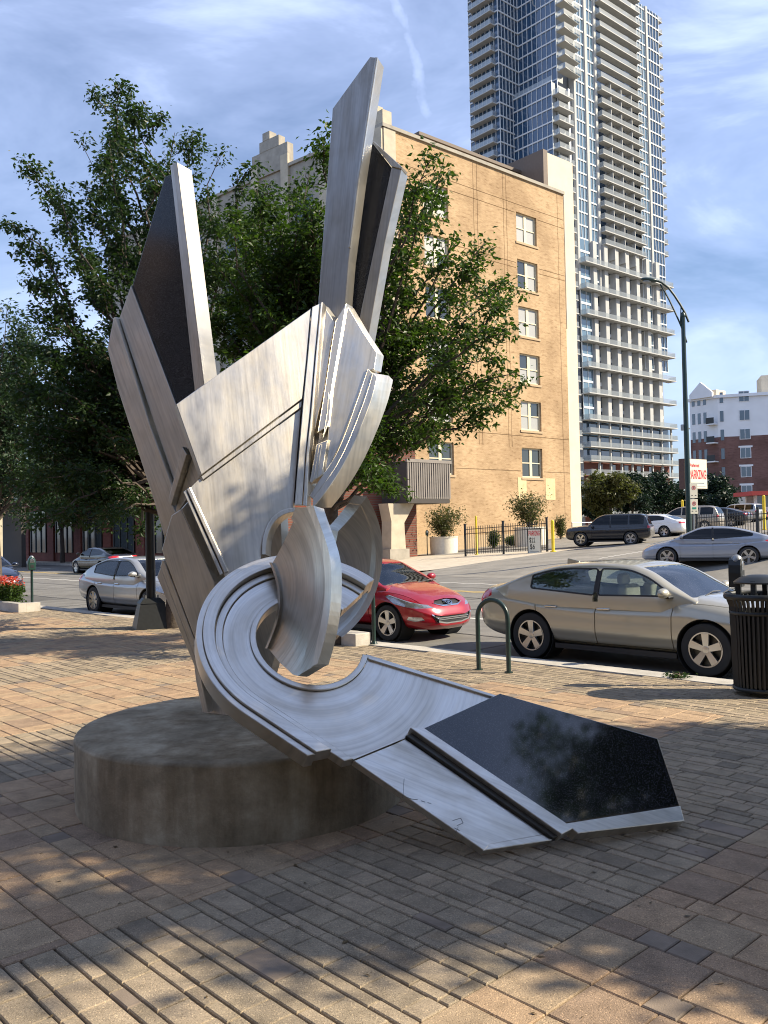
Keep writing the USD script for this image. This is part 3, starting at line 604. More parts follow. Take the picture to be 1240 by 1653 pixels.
# the two blades that rise above the fan
PB = Plane(dep(540, 500, PF.at([PF.uv(545, 500)])[0][1] + .13), [-.40, -.915, .03])
db = PB.at([PB.uv(560, 200)])[0] - PB.at([PB.uv(535, 480)])[0]; db /= np.linalg.norm(db)
steel('steel_blade', across=np.cross(PB.n, db), along=db, rough=.40, col=(.56, .535, .49), fs=60)
S('tall_blade', PB.slab([(537, 175), (597.5, 91.5), (609.5, 93), (580, 289), (563, 420), (553, 540), (540, 560), (514, 500), (514.5, 480)], .1, .0, ext=(.052, .15, 0)), 'steel_blade', label='tallest steel blade with a slanted tip')
S('blade_edge', PB.slab([(606.3, 92.5), (609.8, 93), (580, 289), (566, 400), (563, 400), (576.5, 289)], .02, .008), 'steel_beam')
PB2 = Plane(dep(585, 500, PB.at([PB.uv(560, 500)])[0][1] + .17), [-.30, -.95, .05])
S('blade_granite_panel', PB2.slab([(594, 222), (602, 231.5), (632, 270), (580, 513), (570, 520), (552, 505), (575, 320)], .1, -.012), 'granite_matte', label='dark granite panel of the second blade')
S('second_blade', PB2.slab([(632.5, 269), (648.3, 273), (622, 390), (592, 560), (577, 540), (580.5, 513)], .1, .0, ext=(.055, .15, 0)), 'steel_blade', label='steel blade behind the tallest one')
S('blade_top_strip', PB2.slab([(601, 229), (604, 228.5), (650, 270.5), (648.3, 273.5), (632.5, 269.5)], .05, .012, ext=(.05, .12, 0)), 'steel_beam')

# the two curled scoops through the hoop
PS = Plane(dep(505, 955, 5.58), [-.60, -.77, .20])
cs_ = PS.uv(395, 962)
def cone(k): return lambda v: k * (np.hypot(v[:, 0] - cs_[0], v[:, 1] - cs_[1]) - .24) ** 2
ceS = PS.at([cs_])[0]
steel('steel_scoop', center=ceS, rough=.36, col=(.55, .525, .47), fs=70)
din = sm([(437, 908), (446, 932), (451, 962), (449, 995), (440, 1025), (432, 1047)])
dmid = sm([(478, 843), (496, 862), (509, 886), (516, 915), (518, 950), (517, 990), (512, 1030), (504, 1075), (498.5, 1093)])
dmid2 = sm([(480, 841), (498, 860.5), (511, 885), (518, 914), (520, 950), (519, 990), (514, 1030), (506, 1075), (500.5, 1092.5)])
rin = sm([(515, 824.5), (530, 860), (541, 900), (546, 935), (546, 970), (541, 1015), (531, 1079)])
rin2 = sm([(517, 824.5), (532, 860), (543, 900), (548, 935), (548, 970), (543, 1015), (533, 1079)])
rout = sm([(532.5, 824.5), (549.7, 873), (560.8, 909), (563.5, 948), (562.6, 986), (557.7, 1025), (546.5, 1075)])
S('scoop_dish', PS.slab(dmid + [(484, 1090), (455, 1070)] + din[::-1], .07, -.02, disp=cone(.30), size=.04, bev=0), 'steel_scoop', smooth=40, label='hollow inner face of the near scoop')
S('scoop_band', PS.slab([(490, 824.5)] + rin + [(517, 1085), (503, 1092)] + dmid2[::-1], .09, .012, disp=cone(.28), size=.05, bev=0), 'steel_scoop', smooth=40)
S('scoop_rim', PS.slab(rout + rin2[::-1], .1, .045, disp=cone(.26), size=.05, bev=0), 'steel_beam', smooth=40, label='bright rim of the near scoop')
S('scoop_lip', PS.slab([(x - 2.2, y) for x, y in din] + [(x + 1.6, y) for x, y in din][::-1], .1, .0, disp=cone(.30), size=.04, bev=0), 'steel_scoop', smooth=40)
PS2 = Plane(dep(585, 930, 6.62), [-.26, -.95, .10])
c2_ = PS2.uv(500, 925)
ceS2 = PS2.at([c2_])[0]
steel('steel_scoop_far', center=ceS2, rough=.38, col=(.55, .525, .47), fs=70)
def cone2(k): return lambda v: k * (np.hypot(v[:, 0] - c2_[0], v[:, 1] - c2_[1]) - .25) ** 2
S('far_scoop_dish', PS2.slab([(546, 857.4)] + sm([(590, 819.5), (601, 843), (609, 870), (610, 898), (605, 934), (592, 968), (573, 996), (552, 1018)]) + [(535, 1030), (532, 940), (540, 880)], .1, -.02, ext=(-.10, .16, .02), disp=cone2(.9), size=.05, bev=0), 'steel_scoop_far', smooth=35, label='far scoop half hidden behind the near one')
S('far_scoop_rim', PS2.slab(sm([(604.5, 807.4), (615.8, 831.6), (623.9, 863.9), (624.8, 896), (619, 934.8), (604.5, 973.5), (585, 1002.6), (559, 1028)]) + sm([(548, 1024), (575, 997), (594, 968.5), (607, 934.5), (612, 898), (611, 870), (603, 843), (591.5, 818.5)]), .1, .02, ext=(-.10, .16, .02), disp=cone2(.7), size=.05, bev=0), 'steel_scoop_far', smooth=35)
# graffiti scratches on the lower panel of the ramp
gs = []
for a, b in (((656, 1250), (654, 1281)), ((660, 1280), (668, 1283)), ((668, 1283), (678, 1284)), ((684, 1286), (690, 1288)), ((694, 1289), (700, 1290)), ((735, 1318), (748, 1314)), ((748, 1314), (752, 1322)), ((752, 1322), (742, 1326)), ((738, 1330), (746, 1334)), ((744, 1328), (740, 1338)), ((563, 1163), (560, 1172))):
    A, B = PA.uv(*a), PA.uv(*b)
    gs.append(PA.slab(LineString([A, B]).buffer(.0009), .002, -.048, bev=0))
S('scratch_marks', cat(gs), 'steel_dark', kind='stuff')
# ---------------------------------------------------------------- cars
from scipy.interpolate import PchipInterpolator as PCH
def man(m):
    m = tm(m); q = m3.Manifold(m3.Mesh(vert_properties=np.asarray(m.vertices, np.float32), tri_verts=np.asarray(m.faces, np.uint32)))
    if q.volume() < 0:
        m.invert(); q = m3.Manifold(m3.Mesh(vert_properties=np.asarray(m.vertices, np.float32), tri_verts=np.asarray(m.faces, np.uint32)))
    return q
def loft(xs, ringf, warp=None):
    R = np.array([np.c_[np.full(len(r), x), r] for x, r in ((x, ringf(x)) for x in xs)]); n, k = R.shape[:2]
    v = np.vstack([R.reshape(-1, 3), R[0].mean(0)[None], R[-1].mean(0)[None]])
    i, j = np.meshgrid(np.arange(n - 1), np.arange(k), indexing='ij')
    q = np.stack([i * k + j, i * k + (j + 1) % k, (i + 1) * k + (j + 1) % k, (i + 1) * k + j], -1).reshape(-1, 4); a = np.arange(k)
    f = np.vstack([q[:, [0, 1, 2]], q[:, [0, 2, 3]], np.c_[(a + 1) % k, a, np.full(k, n * k)], np.c_[(n - 1) * k + a, (n - 1) * k + (a + 1) % k, np.full(k, n * k + 1)]])
    if warp is not None: v = warp(v)
    return man((v, f))
SPEC = {}
SPEC['sedan'] = dict(L=4.86, W=1.855, H=1.463, ax=(1.44, -1.295), R=.345, n=4.2,
    zt=[(-2.43, .78), (-2.40, .93), (-2.30, 1.06), (-2.0, 1.10), (-1.6, 1.08), (-1.0, 1.0), (0, .965), (.8, .985), (1.15, 1.01), (1.6, .955), (2.05, .845), (2.3, .72), (2.43, .56)],
    zb=[(-2.43, .50), (-2.3, .33), (-1.9, .24), (-1.2, .20), (1.5, .19), (2.2, .20), (2.43, .30)],
    hw=[(-2.43, .62), (-2.34, .77), (-2.1, .865), (-1.5, .915), (0, .925), (1.3, .92), (1.9, .88), (2.2, .79), (2.37, .62), (2.43, .48)],
    zr=[(-2.15, 1.03), (-1.85, 1.13), (-1.3, 1.335), (-.8, 1.435), (-.25, 1.463), (.25, 1.44), (.55, 1.36), (.95, 1.14), (1.28, .96)],
    win=[[(1.0, 1.03), (-.13, 1.005)], [(-.21, 1.003), (-1.30, 1.07)]], doors=[1.0, -.17, -1.22], ws=(1.20, .42), rw=(-2.02, -1.18), tumble=.40)
SPEC['hatch_nose'] = dict(L=4.53, W=1.775, H=1.435, ax=(1.42, -1.28), R=.325, n=3.8,
    zt=[(-2.26, .78), (-2.2, .98), (-2.0, 1.08), (-1.6, 1.07), (-1.0, 1.0), (0, .955), (.8, .985), (1.1, 1.0), (1.5, .93), (1.85, .82), (2.1, .69), (2.22, .57), (2.265, .47)],
    zb=[(-2.26, .50), (-2.1, .33), (-1.7, .24), (-1.2, .20), (1.4, .19), (2.1, .19), (2.265, .27)],
    hw=[(-2.26, .58), (-2.15, .74), (-1.9, .83), (-1.3, .875), (0, .887), (1.3, .885), (1.75, .85), (2.02, .75), (2.19, .57), (2.265, .40)],
    zr=[(-2.0, 1.03), (-1.6, 1.17), (-1.1, 1.34), (-.6, 1.42), (-.1, 1.435), (.3, 1.40), (.7, 1.22), (1.1, 1.03), (1.3, .94)],
    win=[[(1.02, 1.02), (-.10, .99)], [(-.18, .99), (-1.22, 1.06)]], doors=[.98, -.14, -1.15], ws=(1.2, .42), rw=(-1.85, -1.0), tumble=.42)
SPEC['fastback'] = dict(L=4.65, W=1.80, H=1.416, ax=(1.42, -1.28), R=.335, n=4.0,
    zt=[(-2.32, .78), (-2.27, .95), (-2.1, 1.04), (-1.7, 1.06), (-1.0, .985), (0, .94), (.8, .955), (1.15, .965), (1.6, .89), (2.0, .78), (2.22, .66), (2.32, .52)],
    zb=[(-2.32, .50), (-2.2, .32), (-1.8, .23), (-1.2, .19), (1.5, .18), (2.1, .19), (2.32, .28)],
    hw=[(-2.32, .60), (-2.2, .76), (-1.95, .85), (-1.4, .89), (0, .90), (1.3, .895), (1.8, .85), (2.1, .76), (2.26, .58), (2.32, .44)],
    zr=[(-2.15, 1.0), (-1.8, 1.10), (-1.3, 1.26), (-.7, 1.385), (-.15, 1.416), (.25, 1.385), (.6, 1.26), (1.05, 1.04), (1.3, .92)],
    win=[[(1.0, .995), (-.10, .975)], [(-.16, .975), (-1.42, 1.06)]], doors=[.98, -.13, -1.2], ws=(1.2, .40), rw=(-2.0, -.95), tumble=.42)
SPEC['suv'] = dict(L=4.75, W=1.86, H=1.76, ax=(1.47, -1.31), R=.375, n=6.5,
    zt=[(-2.37, .90), (-2.34, 1.08), (-2.2, 1.12), (-1.0, 1.10), (.8, 1.10), (1.1, 1.13), (1.6, 1.10), (2.1, 1.04), (2.3, .95), (2.375, .80)],
    zb=[(-2.37, .52), (-2.2, .36), (-1.2, .28), (1.5, .27), (2.2, .32), (2.375, .45)],
    hw=[(-2.37, .78), (-2.3, .86), (-1.5, .92), (1.5, .92), (2.1, .88), (2.3, .80), (2.375, .70)],
    zr=[(-2.30, 1.0), (-2.20, 1.35), (-2.05, 1.66), (-1.7, 1.745), (-.8, 1.76), (.1, 1.74), (.45, 1.64), (.85, 1.34), (1.15, 1.05)],
    win=[[(.86, 1.17), (-.16, 1.15)], [(-.24, 1.15), (-1.16, 1.15)], [(-1.26, 1.15), (-2.0, 1.16)]], doors=[.85, -.2, -1.2], ws=(1.08, .42), rw=(-2.29, -2.12), tumble=.26)
SPEC['van'] = dict(L=5.05, W=1.95, H=1.75, ax=(1.45, -1.55), R=.34, n=5.5,
    zt=[(-2.52, .85), (-2.48, 1.05), (-2.3, 1.10), (-1.0, 1.08), (.8, 1.06), (1.3, 1.06), (1.8, .97), (2.25, .82), (2.45, .68), (2.525, .55)],
    zb=[(-2.52, .45), (-2.3, .30), (-1.2, .22), (1.5, .21), (2.3, .22), (2.525, .33)],
    hw=[(-2.52, .80), (-2.4, .90), (-1.5, .965), (1.3, .96), (1.9, .90), (2.3, .76), (2.525, .52)],
    zr=[(-2.45, 1.0), (-2.35, 1.32), (-2.15, 1.62), (-1.7, 1.73), (-.6, 1.75), (.2, 1.70), (.6, 1.55), (1.1, 1.24), (1.5, 1.0)],
    win=[[(1.15, 1.13), (.05, 1.11)], [(-.03, 1.11), (-1.15, 1.11)], [(-1.25, 1.11), (-2.1, 1.13)]], doors=[1.05, .0, -1.2], ws=(1.4, .5), rw=(-2.43, -2.22), tumble=.30)
WHEELS = {}
def wheel_meshes(R, rimr, spokes):
    key = (R, rimr, spokes)
    if key in WHEELS: return WHEELS[key]
    w = .105
    tyre = lathe([(rimr, -w), (R * .88, -w * 1.02), (R * .97, -w * .9), (R, -w * .6), (R, w * .6), (R * .97, w * .9), (R * .88, w * 1.02), (rimr, w * .95), (rimr - .01, 0), (rimr, -w)], n=36)
    rim = [lathe([(rimr + .004, w * .9), (rimr + .004, w * 1.0), (rimr - .012, w * .98), (rimr - .022, w * .4), (rimr - .022, -w), (rimr, -w), (rimr + .004, w * .9)], n=36)]
    for k in range(spokes):
        a = 2 * math.pi * k / spokes + math.pi / 2; h0, h1 = .052, .062 if spokes < 8 else .03
        sh = Polygon([(.03, -h0 * .8), (rimr - .012, -h1), (rimr - .012, h1), (.03, h0 * .8)])
        m = trimesh.creation.extrude_polygon(sh, .03, engine='earcut'); v = np.array(m.vertices)
        v[:, 2] += w * .62 + .022 * np.clip(v[:, 0] / rimr, 0, 1) - .006; top = v[:, 2] > w * .62 + .015
        v[top, 1] *= .82; m.vertices = v
        m.apply_transform(trimesh.transformations.rotation_matrix(a, [0, 0, 1])); rim.append(m)
    rim.append(lathe([(.0, w * .95), (.045, w * .92), (.062, w * .72), (.062, w * .3), (0, w * .3)], n=20))
    disc = lathe([(0, w * .25), (rimr - .022, w * .2), (rimr - .022, w * .1), (0, w * .1)], n=24)
    nuts = cat([lathe([(0, w * .86), (.011, w * .84), (.011, w * .5)], (.045 * math.cos(a), .045 * math.sin(a), 0), 8) for a in np.arange(5) * 2 * math.pi / 5])
    WHEELS[key] = (tyre, cat(rim), disc, nuts); return WHEELS[key]
def make_car(name, label, cat_, pos, heading, spec, paintm, group, detail=2, glass='car_glass', scale=(1, 1, 1), rimf=.66, spokes=5, front=None, back=None):
    q = dict(SPEC[spec]); kx, ky, kz = scale
    P = {k: PCH(*np.array(q[k]).T * np.array([[kx], [ky if k == 'hw' else kz]])) for k in ('zt', 'zb', 'hw', 'zr')}
    L, R, n = q['L'] * kx, q['R'], q['n']; xr, xf = q['zt'][0][0] * kx, q['zt'][-1][0] * kx
    zz_ = np.linspace(0, .88, 15); c_ = (1 - .88 ** n) ** (1 / n); yy_ = np.linspace(c_, 0, 12)[1:]
    qy, qz = np.r_[(1 - zz_ ** n) ** (1 / n), yy_], np.r_[zz_, (1 - yy_ ** n) ** (1 / n)]
    ey = np.r_[qy, -qy[-2::-1]]; ez = np.r_[qz, qz[-2::-1]]; EY, EZ = np.r_[ey, ey[-2:0:-1]], np.r_[ez, -ez[-2:0:-1]]
    xs = np.unique(np.concatenate([xr + (xf - xr) * (.5 - .5 * np.cos(np.linspace(0, np.pi, 46))), np.linspace(xr + .3, xf - .3, 30)]))
    crease = .016; rings = {}
    def side_y(x, z):
        r = rings[0](x); r = r[(r[:, 0] > 0)]; r = r[np.argsort(r[:, 1])]; return float(np.interp(z, r[:, 1], r[:, 0]))
    def low(d):
        f = (L - 2 * d) / L; xc = (xf + xr) / 2
        def ring(x):
            hw, a, b = float(P['hw'](x)) - d, float(P['zt'](x)) - d, float(P['zb'](x)) + d; hh = (a - b) / 2
            z = (a + b) / 2 + hh * EZ; y = hw * EY
            t = np.clip((z - b) / (a - b), 0, 1); tc = .74 + .05 * (x - xr) / L * (-1); y = y * (1 - .055 * np.abs(t - .42) ** 1.5 * 3 * (t > .42) - .05 * (1 - t) ** 2) + np.sign(y) * crease * (np.clip((t - tc + .16) / .16, 0, 1) ** 2 * (t < tc) + np.exp(-np.abs(t - tc) / .035) * (t >= tc)) * (np.abs(EY) > .55) - np.sign(y) * crease * .8 * np.exp(-((t - .24) / .05) ** 2) * (np.abs(EY) > .55)
            return np.c_[y, z]
        rings[d] = ring
        return loft(xs, ring, lambda v: np.c_[xc + (v[:, 0] - xc) * f, v[:, 1:]])
    zbase = .80 * kz; cx = [x for x, _ in q['zr']]; xcs = np.linspace(cx[0] * kx, cx[-1] * kx, 64)
    def cab_ring(x, d=0.):
        zr = max(float(P['zr'](x)) - d, zbase + .03); hwb = float(P['hw'](x)) * .955 - d
        fr = np.clip((zr - zbase) / (.5 * kz), 0, 1); ra = .10 * fr + .012
        hwb = hwb * (1 - .13 * float(sst((x - (cx[-1] * kx - .5)) / .5)) - .10 * float(sst(((cx[0] * kx + .45) - x) / .45)))
        def yw(z): t = np.clip((z - zbase - .13) / .55, 0, 1.2); return hwb - q['tumble'] * .55 * t ** 1.25
        zs = np.linspace(zbase, zr - ra, 9); side = np.c_[yw(zs), zs]; a = np.linspace(0, np.pi / 2, 8)[1:]
        y0 = yw(zr - ra); crown = np.c_[y0 - ra * 1.5 * (1 - np.cos(a)) , zr - ra + ra * .86 * np.sin(a)]
        fl = np.linspace(0, 1, 5)[1:-1]; yf, zf = crown[-1]; flat = np.c_[yf * (1 - fl), zf + (zr - zf) * (1 - (1 - fl) ** 2)]
        h = np.vstack([side, crown, flat, [[0, zr]]]); return np.vstack([h, h[-2::-1] * [-1, 1]])
    def cabin(d): return loft(xcs, lambda x: cab_ring(x, d))
    def prism_y(poly, y0=-3, y1=3): return man(xpoly(poly, [0, y0, 0], [1., 0, 0], [0, 0, 1.], [0, 1., 0], y1 - y0))
    def prism_x(poly, x0, x1): return man(xpoly(poly, [x0, 0, 0], [0, 1., 0], [0, 0, 1.], [1., 0, 0], x1 - x0))
    def prism_z(poly, z0, z1): return man(xpoly(poly, [0, 0, z0], [1., 0, 0], [0, 1., 0], [0, 0, 1.], z1 - z0))
    t = T(name, label, cat_, pos, math.atan2(heading[1], heading[0]), group, world=False)
    l0, l1, l2, l3 = low(0), low(.007), low(.018), low(.03); c0, c1, c2, c3 = cabin(0), cabin(.007), cabin(.012), cabin(.035)
    body = l0
    if detail: body = body - man(bx((-.2 * kx, 0, .95), (2.5 * kx, 1.44 * ky, 1.05)))
    ax = [a * kx for a in q['ax']]
    for a in ax:
        for s in (-1, 1):
            body = body - man(cyl((a, s * .52 * ky, R), (a, s * 1.4, R), R + .052, n=40))
    # glazing
    shell = c0 - c3; pieces = []
    dz = q['doors']
    for i, ((xa, za), (xb, zb_)) in enumerate(q['win']):
        xa, xb, za, zb_ = xa * kx, xb * kx, za * kz, zb_ * kz
        xx = np.linspace(xa, xb, 18); top = np.minimum(P['zr'](xx) - .095, P['zr'](0) - .105); bot = np.interp(xx, [xb, xa], [zb_, za])
        ok = top - bot > .02; xx, top, bot = xx[ok], top[ok], bot[ok]
        pl = Polygon(np.vstack([np.c_[xx, bot], np.c_[xx, top][::-1]])).buffer(-.03).buffer(.03)
        pieces.append(('side_window', prism_y(pl)))
        if detail >= 1:
            for rg_ in [pl.buffer(.022).difference(pl)]:
                tr = (cabin(-.003) - c2) ^ prism_y(rg_)
                shell = shell - prism_y(rg_)
                for comp in tr.decompose():
                    if comp.volume() > 1e-5: t.part('window_seal', comp, 'black_plastic')
    xb, xt = q['ws'][0] * kx, q['ws'][1] * kx; hb, ht = .70 * ky, .57 * ky
    pieces.append(('windscreen', prism_z(Polygon([(xb, -hb), (xb + .04, 0), (xb, hb), (xt, ht), (xt + .03, 0), (xt, -ht)]).buffer(-.03).buffer(.03), .5, 3)))
    xb, xt = q['rw'][0] * kx, q['rw'][1] * kx; hb, ht = .66 * ky, .55 * ky
    if abs(xb - xt) > .3: pr = prism_z(Polygon([(xb, -hb), (xb, hb), (xt, ht), (xt, -ht)]).buffer(-.03).buffer(.03), .5, 3)
    else: pr = prism_x(Polygon([(-hb, 1.16 * kz), (hb, 1.16 * kz), (ht, q['H'] * kz - .13), (-ht, q['H'] * kz - .13)]).buffer(-.04).buffer(.04), -3.2, xt + .1)
    pieces.append(('rear_window', pr))
    for nm, pr in pieces: shell = shell - pr
    for nm, pr in pieces:
        g = (c1 - c2) ^ pr
        for comp in g.decompose():
            if comp.volume() > 1e-5: t.part(nm, comp, glass, smooth=25)
    if detail >= 1:                                                 # dark seals round the side glass and the pillar between the doors
        sl = []
        for nm, pr in pieces[:-2]:
            pass
        bp = prism_y(Polygon([(dz[1] * kx - .045, .9), (dz[1] * kx + .045, .9), (dz[1] * kx + .03, 1.36 * kz), (dz[1] * kx - .03, 1.36 * kz)]))
        t.part('centre_pillar', (c0 - c2) ^ bp ^ man(bx((0, 0, 1.185 * kz), (5, 4, .30 * kz))), 'black_plastic'); shell = shell - bp
    # shut lines
    if detail >= 1:
        gr = []
        zb0 = .30 * kz
        for xd, lean in ((dz[0], .06), (dz[1], 0.), (dz[2], -.16)):
            x0 = xd * kx; gr.append(LineString([(x0, 1.02 * kz), (x0 - lean * .2, .7 * kz), (x0 - lean * .2 + (.0 if lean >= 0 else .12), zb0)]).buffer(.0075))
        gr.append(LineString([(dz[0] * kx, zb0), (dz[2] * kx + .12, zb0)]).buffer(.006))
        grp = unary_union(gr)
        gm = m3.Manifold.compose([prism_y(g_) for g_ in (grp.geoms if hasattr(grp, 'geoms') else [grp])])
        body = body - (gm ^ (low(-.01) - l2))
        hood = LineString([(xf - .22, -.62 * ky), (1.25 * kx, -.78 * ky)]).buffer(.006).union(LineString([(xf - .22, .62 * ky), (1.25 * kx, .78 * ky)]).buffer(.006))
        body = body - (m3.Manifold.compose([prism_z(g_, .5, 2) for g_ in hood.geoms]) ^ (low(-.01) - l2))
        body = body - (prism_z(LineString([(xr + .34, -.7 * ky), (xr + .34, .7 * ky)]).buffer(.006), .8, 2) ^ (l0 - l1))
    # lamps and grilles
    def feature(nm, pr, mat, do=l0, di=l3, sub=None, split=True):
        nonlocal body
        body = body - (pr - di)
        g = (do - di) ^ pr
        for comp in (g.decompose() if split else [g]):
            if comp.volume() > 2e-6: t.part(nm, comp, mat, smooth=30)
    both = lambda pl, y0: prism_y(pl, y0, 3) + prism_y(pl, -3, -y0)
    for nm, pl, y0, mat in (front or []): feature(nm, both(Polygon(pl), y0), mat)
    for nm, pl, y0, mat in (back or []): feature(nm, both(Polygon(pl), y0), mat)
    extra = []
    if spec == 'hatch_nose':
        up = Polygon([(-.36, .665), (-.2, .625), (.2, .625), (.36, .665), (.30, .715), (0, .735), (-.30, .715)])
        feature('upper_grille', prism_x(up, 1.6, 3), 'black_plastic', l2, low(.05))
        lo_ = Polygon([(-.50, .47), (-.42, .36), (-.2, .325), (.2, .325), (.42, .36), (.50, .47), (.3, .435), (-.3, .435)]).buffer(.015)
        feature('lower_grille', prism_x(lo_, 1.6, 3), 'black_plastic', l2, low(.05))
        ring = Polygon([(-.40, .675), (-.2, .615), (.2, .615), (.40, .675), (.2, .637), (-.2, .637)])
        feature('grille_trim', prism_x(ring, 1.6, 3), 'chrome', low(-.006), l1)
        for z in (.385, .415):
            feature('grille_bar', prism_x(Polygon([(-.42, z - .006), (.42, z - .006), (.42, z + .006), (-.42, z + .006)]), 1.6, 3), 'chrome', l1, l3)
        lip = Polygon([(-.53, .49), (-.44, .35), (-.2, .308), (.2, .308), (.44, .35), (.53, .49), (.50, .49), (.42, .372), (.2, .330), (-.2, .330), (-.42, .372), (-.50, .49)])
        feature('bumper_trim', prism_x(lip, 1.6, 3), 'chrome', low(-.006), l1)
        th_ = np.linspace(0, 2 * np.pi, 25); ov = Polygon(np.c_[.085 * np.cos(th_), .68 + .043 * np.sin(th_)]); iv = Polygon(np.c_[.07 * np.cos(th_), .68 + .031 * np.sin(th_)])
        em = ov.difference(iv).union(Polygon([(-.035, .652), (-.02, .652), (-.006, .708), (-.021, .708)])).union(Polygon([(.012, .652), (.027, .652), (.041, .708), (.026, .708)])).union(Polygon([(-.02, .674), (.022, .674), (.025, .684), (-.017, .684)]))
        feature('emblem', prism_x(em, 1.6, 3), 'chrome', low(-.016), l1, split=False)
    bz = .33
    # wheels
    rr = R * rimf; ty, rim, disc, nuts = wheel_meshes(R, rr, spokes)
    for a in ax:
        for s in (-1, 1):
            yo = (float(P['hw'](a)) - .135) * s
            Mx = np.eye(4); Mx[:3, 0], Mx[:3, 1], Mx[:3, 2], Mx[:3, 3] = [1, 0, 0], [0, 0, -s], [0, s, 0], [a, yo, R]
            def put(m): m = m.copy(); m.apply_transform(Mx); return m
            w = t.part('wheel', put(ty), 'rubber', smooth=35)
            t.part('rim', put(rim), 'alloy', smooth=30, under=w); t.part('brake_disc', put(disc), 'steel_dark', under=w)
            if detail >= 2: t.part('wheel_nuts', put(nuts), 'steel_dark', under=w, kind='stuff')
            t.part('wheel_arch_liner', man(cyl((a, s * .50, R), (a, s * (abs(yo) + .10), R), R + .05, n=32)) - man(cyl((a, s * .52, R), (a, s * 3, R), R + .042, n=32)), 'liner_black')
    t.part('body', body, paintm, smooth=32); t.part('cabin', shell, paintm, smooth=32)
    t.part('sill', bx((sum(ax) / 2, 0, .225 * kz), ((ax[0] - ax[1]) - 2 * R - .13, 2 * float(P['hw'](0)) - .14, .07)), 'black_plastic')
    t.part('underbody', bx(((xf + xr) / 2, 0, .24 * kz), (L - .9, 1.1, .08)), 'liner_black')
    # mirrors, handles
    xm = dz[0] * kx - .06; ym = float(P['hw'](xm)) * .955
    for s in (-1, 1):
        sp = m3.Manifold.sphere(1, 20).scale([.075, .115, .07]).translate([xm - .02, s * (ym + .09), 1.06 * kz])
        mp = t.part('mirror', sp ^ man(bx((xm + .015, s * (ym + .09), 1.06 * kz), (.13, .4, .3))), paintm, smooth=30)
        t.part('mirror_foot', rbox((xm, s * (ym - .0), 1.005 * kz), (.10, .14, .035), .012), 'black_plastic', under=mp, smooth=40)
    if detail >= 1:
        for xd in (dz[1] + .13, dz[2] + .30):
            x0 = xd * kx; z0 = .80 * kz; y0 = side_y(x0, z0)
            for s in (-1, 1): t.part('door_handle', rbox((x0, s * (y0 + .008), z0), (.21, .045, .034), .012), paintm if detail < 2 else 'chrome', smooth=40)
    # plate, interior
    t.part('number_plate', bx((xr + .02, 0, .82 * kz if spec != 'sedan' else .80), (.03, .32, .15)), 'plate_white')
    if detail >= 1:
        t.part('dashboard', rbox((.86 * kx, 0, .88 * kz), (.5, 1.36 * ky, .2), .05), 'seat_dark', smooth=40)
        for s in (-1, 1):
            st_ = t.part('front_seat', rbox((.08 * kx, s * .37 * ky, .80 * kz), (.16, .46, .66), .06), 'seat_cloth', smooth=40)
            t.part('headrest', rbox((.0, s * .37 * ky, 1.20 * kz), (.10, .26, .17), .045), 'seat_cloth', under=st_, smooth=40)
        st_ = t.part('rear_seat', rbox((-1.02 * kx, 0, .78 * kz), (.2, 1.25 * ky, .56), .06), 'seat_cloth', smooth=40)
        for s in (-1, 1): t.part('headrest', rbox((-1.1 * kx, s * .34 * ky, 1.11 * kz), (.10, .26, .13), .04), 'seat_cloth', under=st_, smooth=40)
        sw = lathe([(.165 + .014 * math.cos(a), .014 * math.sin(a)) for a in np.linspace(0, 2 * np.pi, 9)], n=24)
        sw.apply_transform(trimesh.transformations.rotation_matrix(math.radians(-65), [0, 1, 0])); sw.apply_translation((.58 * kx, .37 * ky, .98 * kz)); t.part('steering_wheel', sw, 'black_plastic', smooth=True)
        for s, y in ((-1, -.10), (1, .45)):
            zw = lambda x: float(P['zr'](x)) + .012
            t.part('wiper', tube([(1.22 * kx, y * ky - .25, zw(1.22 * kx)), (1.16 * kx, y * ky + .1, zw(1.16 * kx)), (1.17 * kx, y * ky + .32, zw(1.17 * kx))], .009, 5), 'black_plastic')
    return t, P, dict(xf=xf, xr=xr)
KERB_GROUP = 'cars parked along the near kerb'
def centre(s, t, z=-.13): return ST(s, t, z)
H_IN, H_OUT = US, -US
# the champagne sedan: near-side wheels stand 0.85 m from the kerb
rw_, fw_ = gnd(865, 1062, -.13), gnd(1147, 1088, -.13)
midt = (rw_[:2] + fw_[:2]) / 2 @ US - .0725
lampsF = lambda: None
mal, _, _ = make_car('sedan', 'champagne beige sedan parked at the kerb behind the green bike rack', 'car', ST(10.98 + .79, midt, -.13), US, 'sedan', 'paint_champagne', KERB_GROUP, detail=2, rimf=.655,
    front=[('headlamp', [(1.75, .72), (2.1, .60), (2.36, .56), (2.3, .66), (1.85, .80)], .5, 'headlamp')],
    back=[('tail_lamp', [(-2.5, .82), (-2.36, .80), (-2.08, .92), (-2.13, 1.0), (-2.5, 1.02)], .48, 'tail_red')])
mal.part('roof_aerial', m3.Manifold.batch_hull([m3.Manifold.sphere(.012, 10).translate([-1.18, 0, 1.40]), m3.Manifold.sphere(.02, 10).translate([-.98, 0, 1.425]), m3.Manifold.sphere(.012, 10).translate([-1.17, 0, 1.47])]), 'paint_champagne', smooth=40)
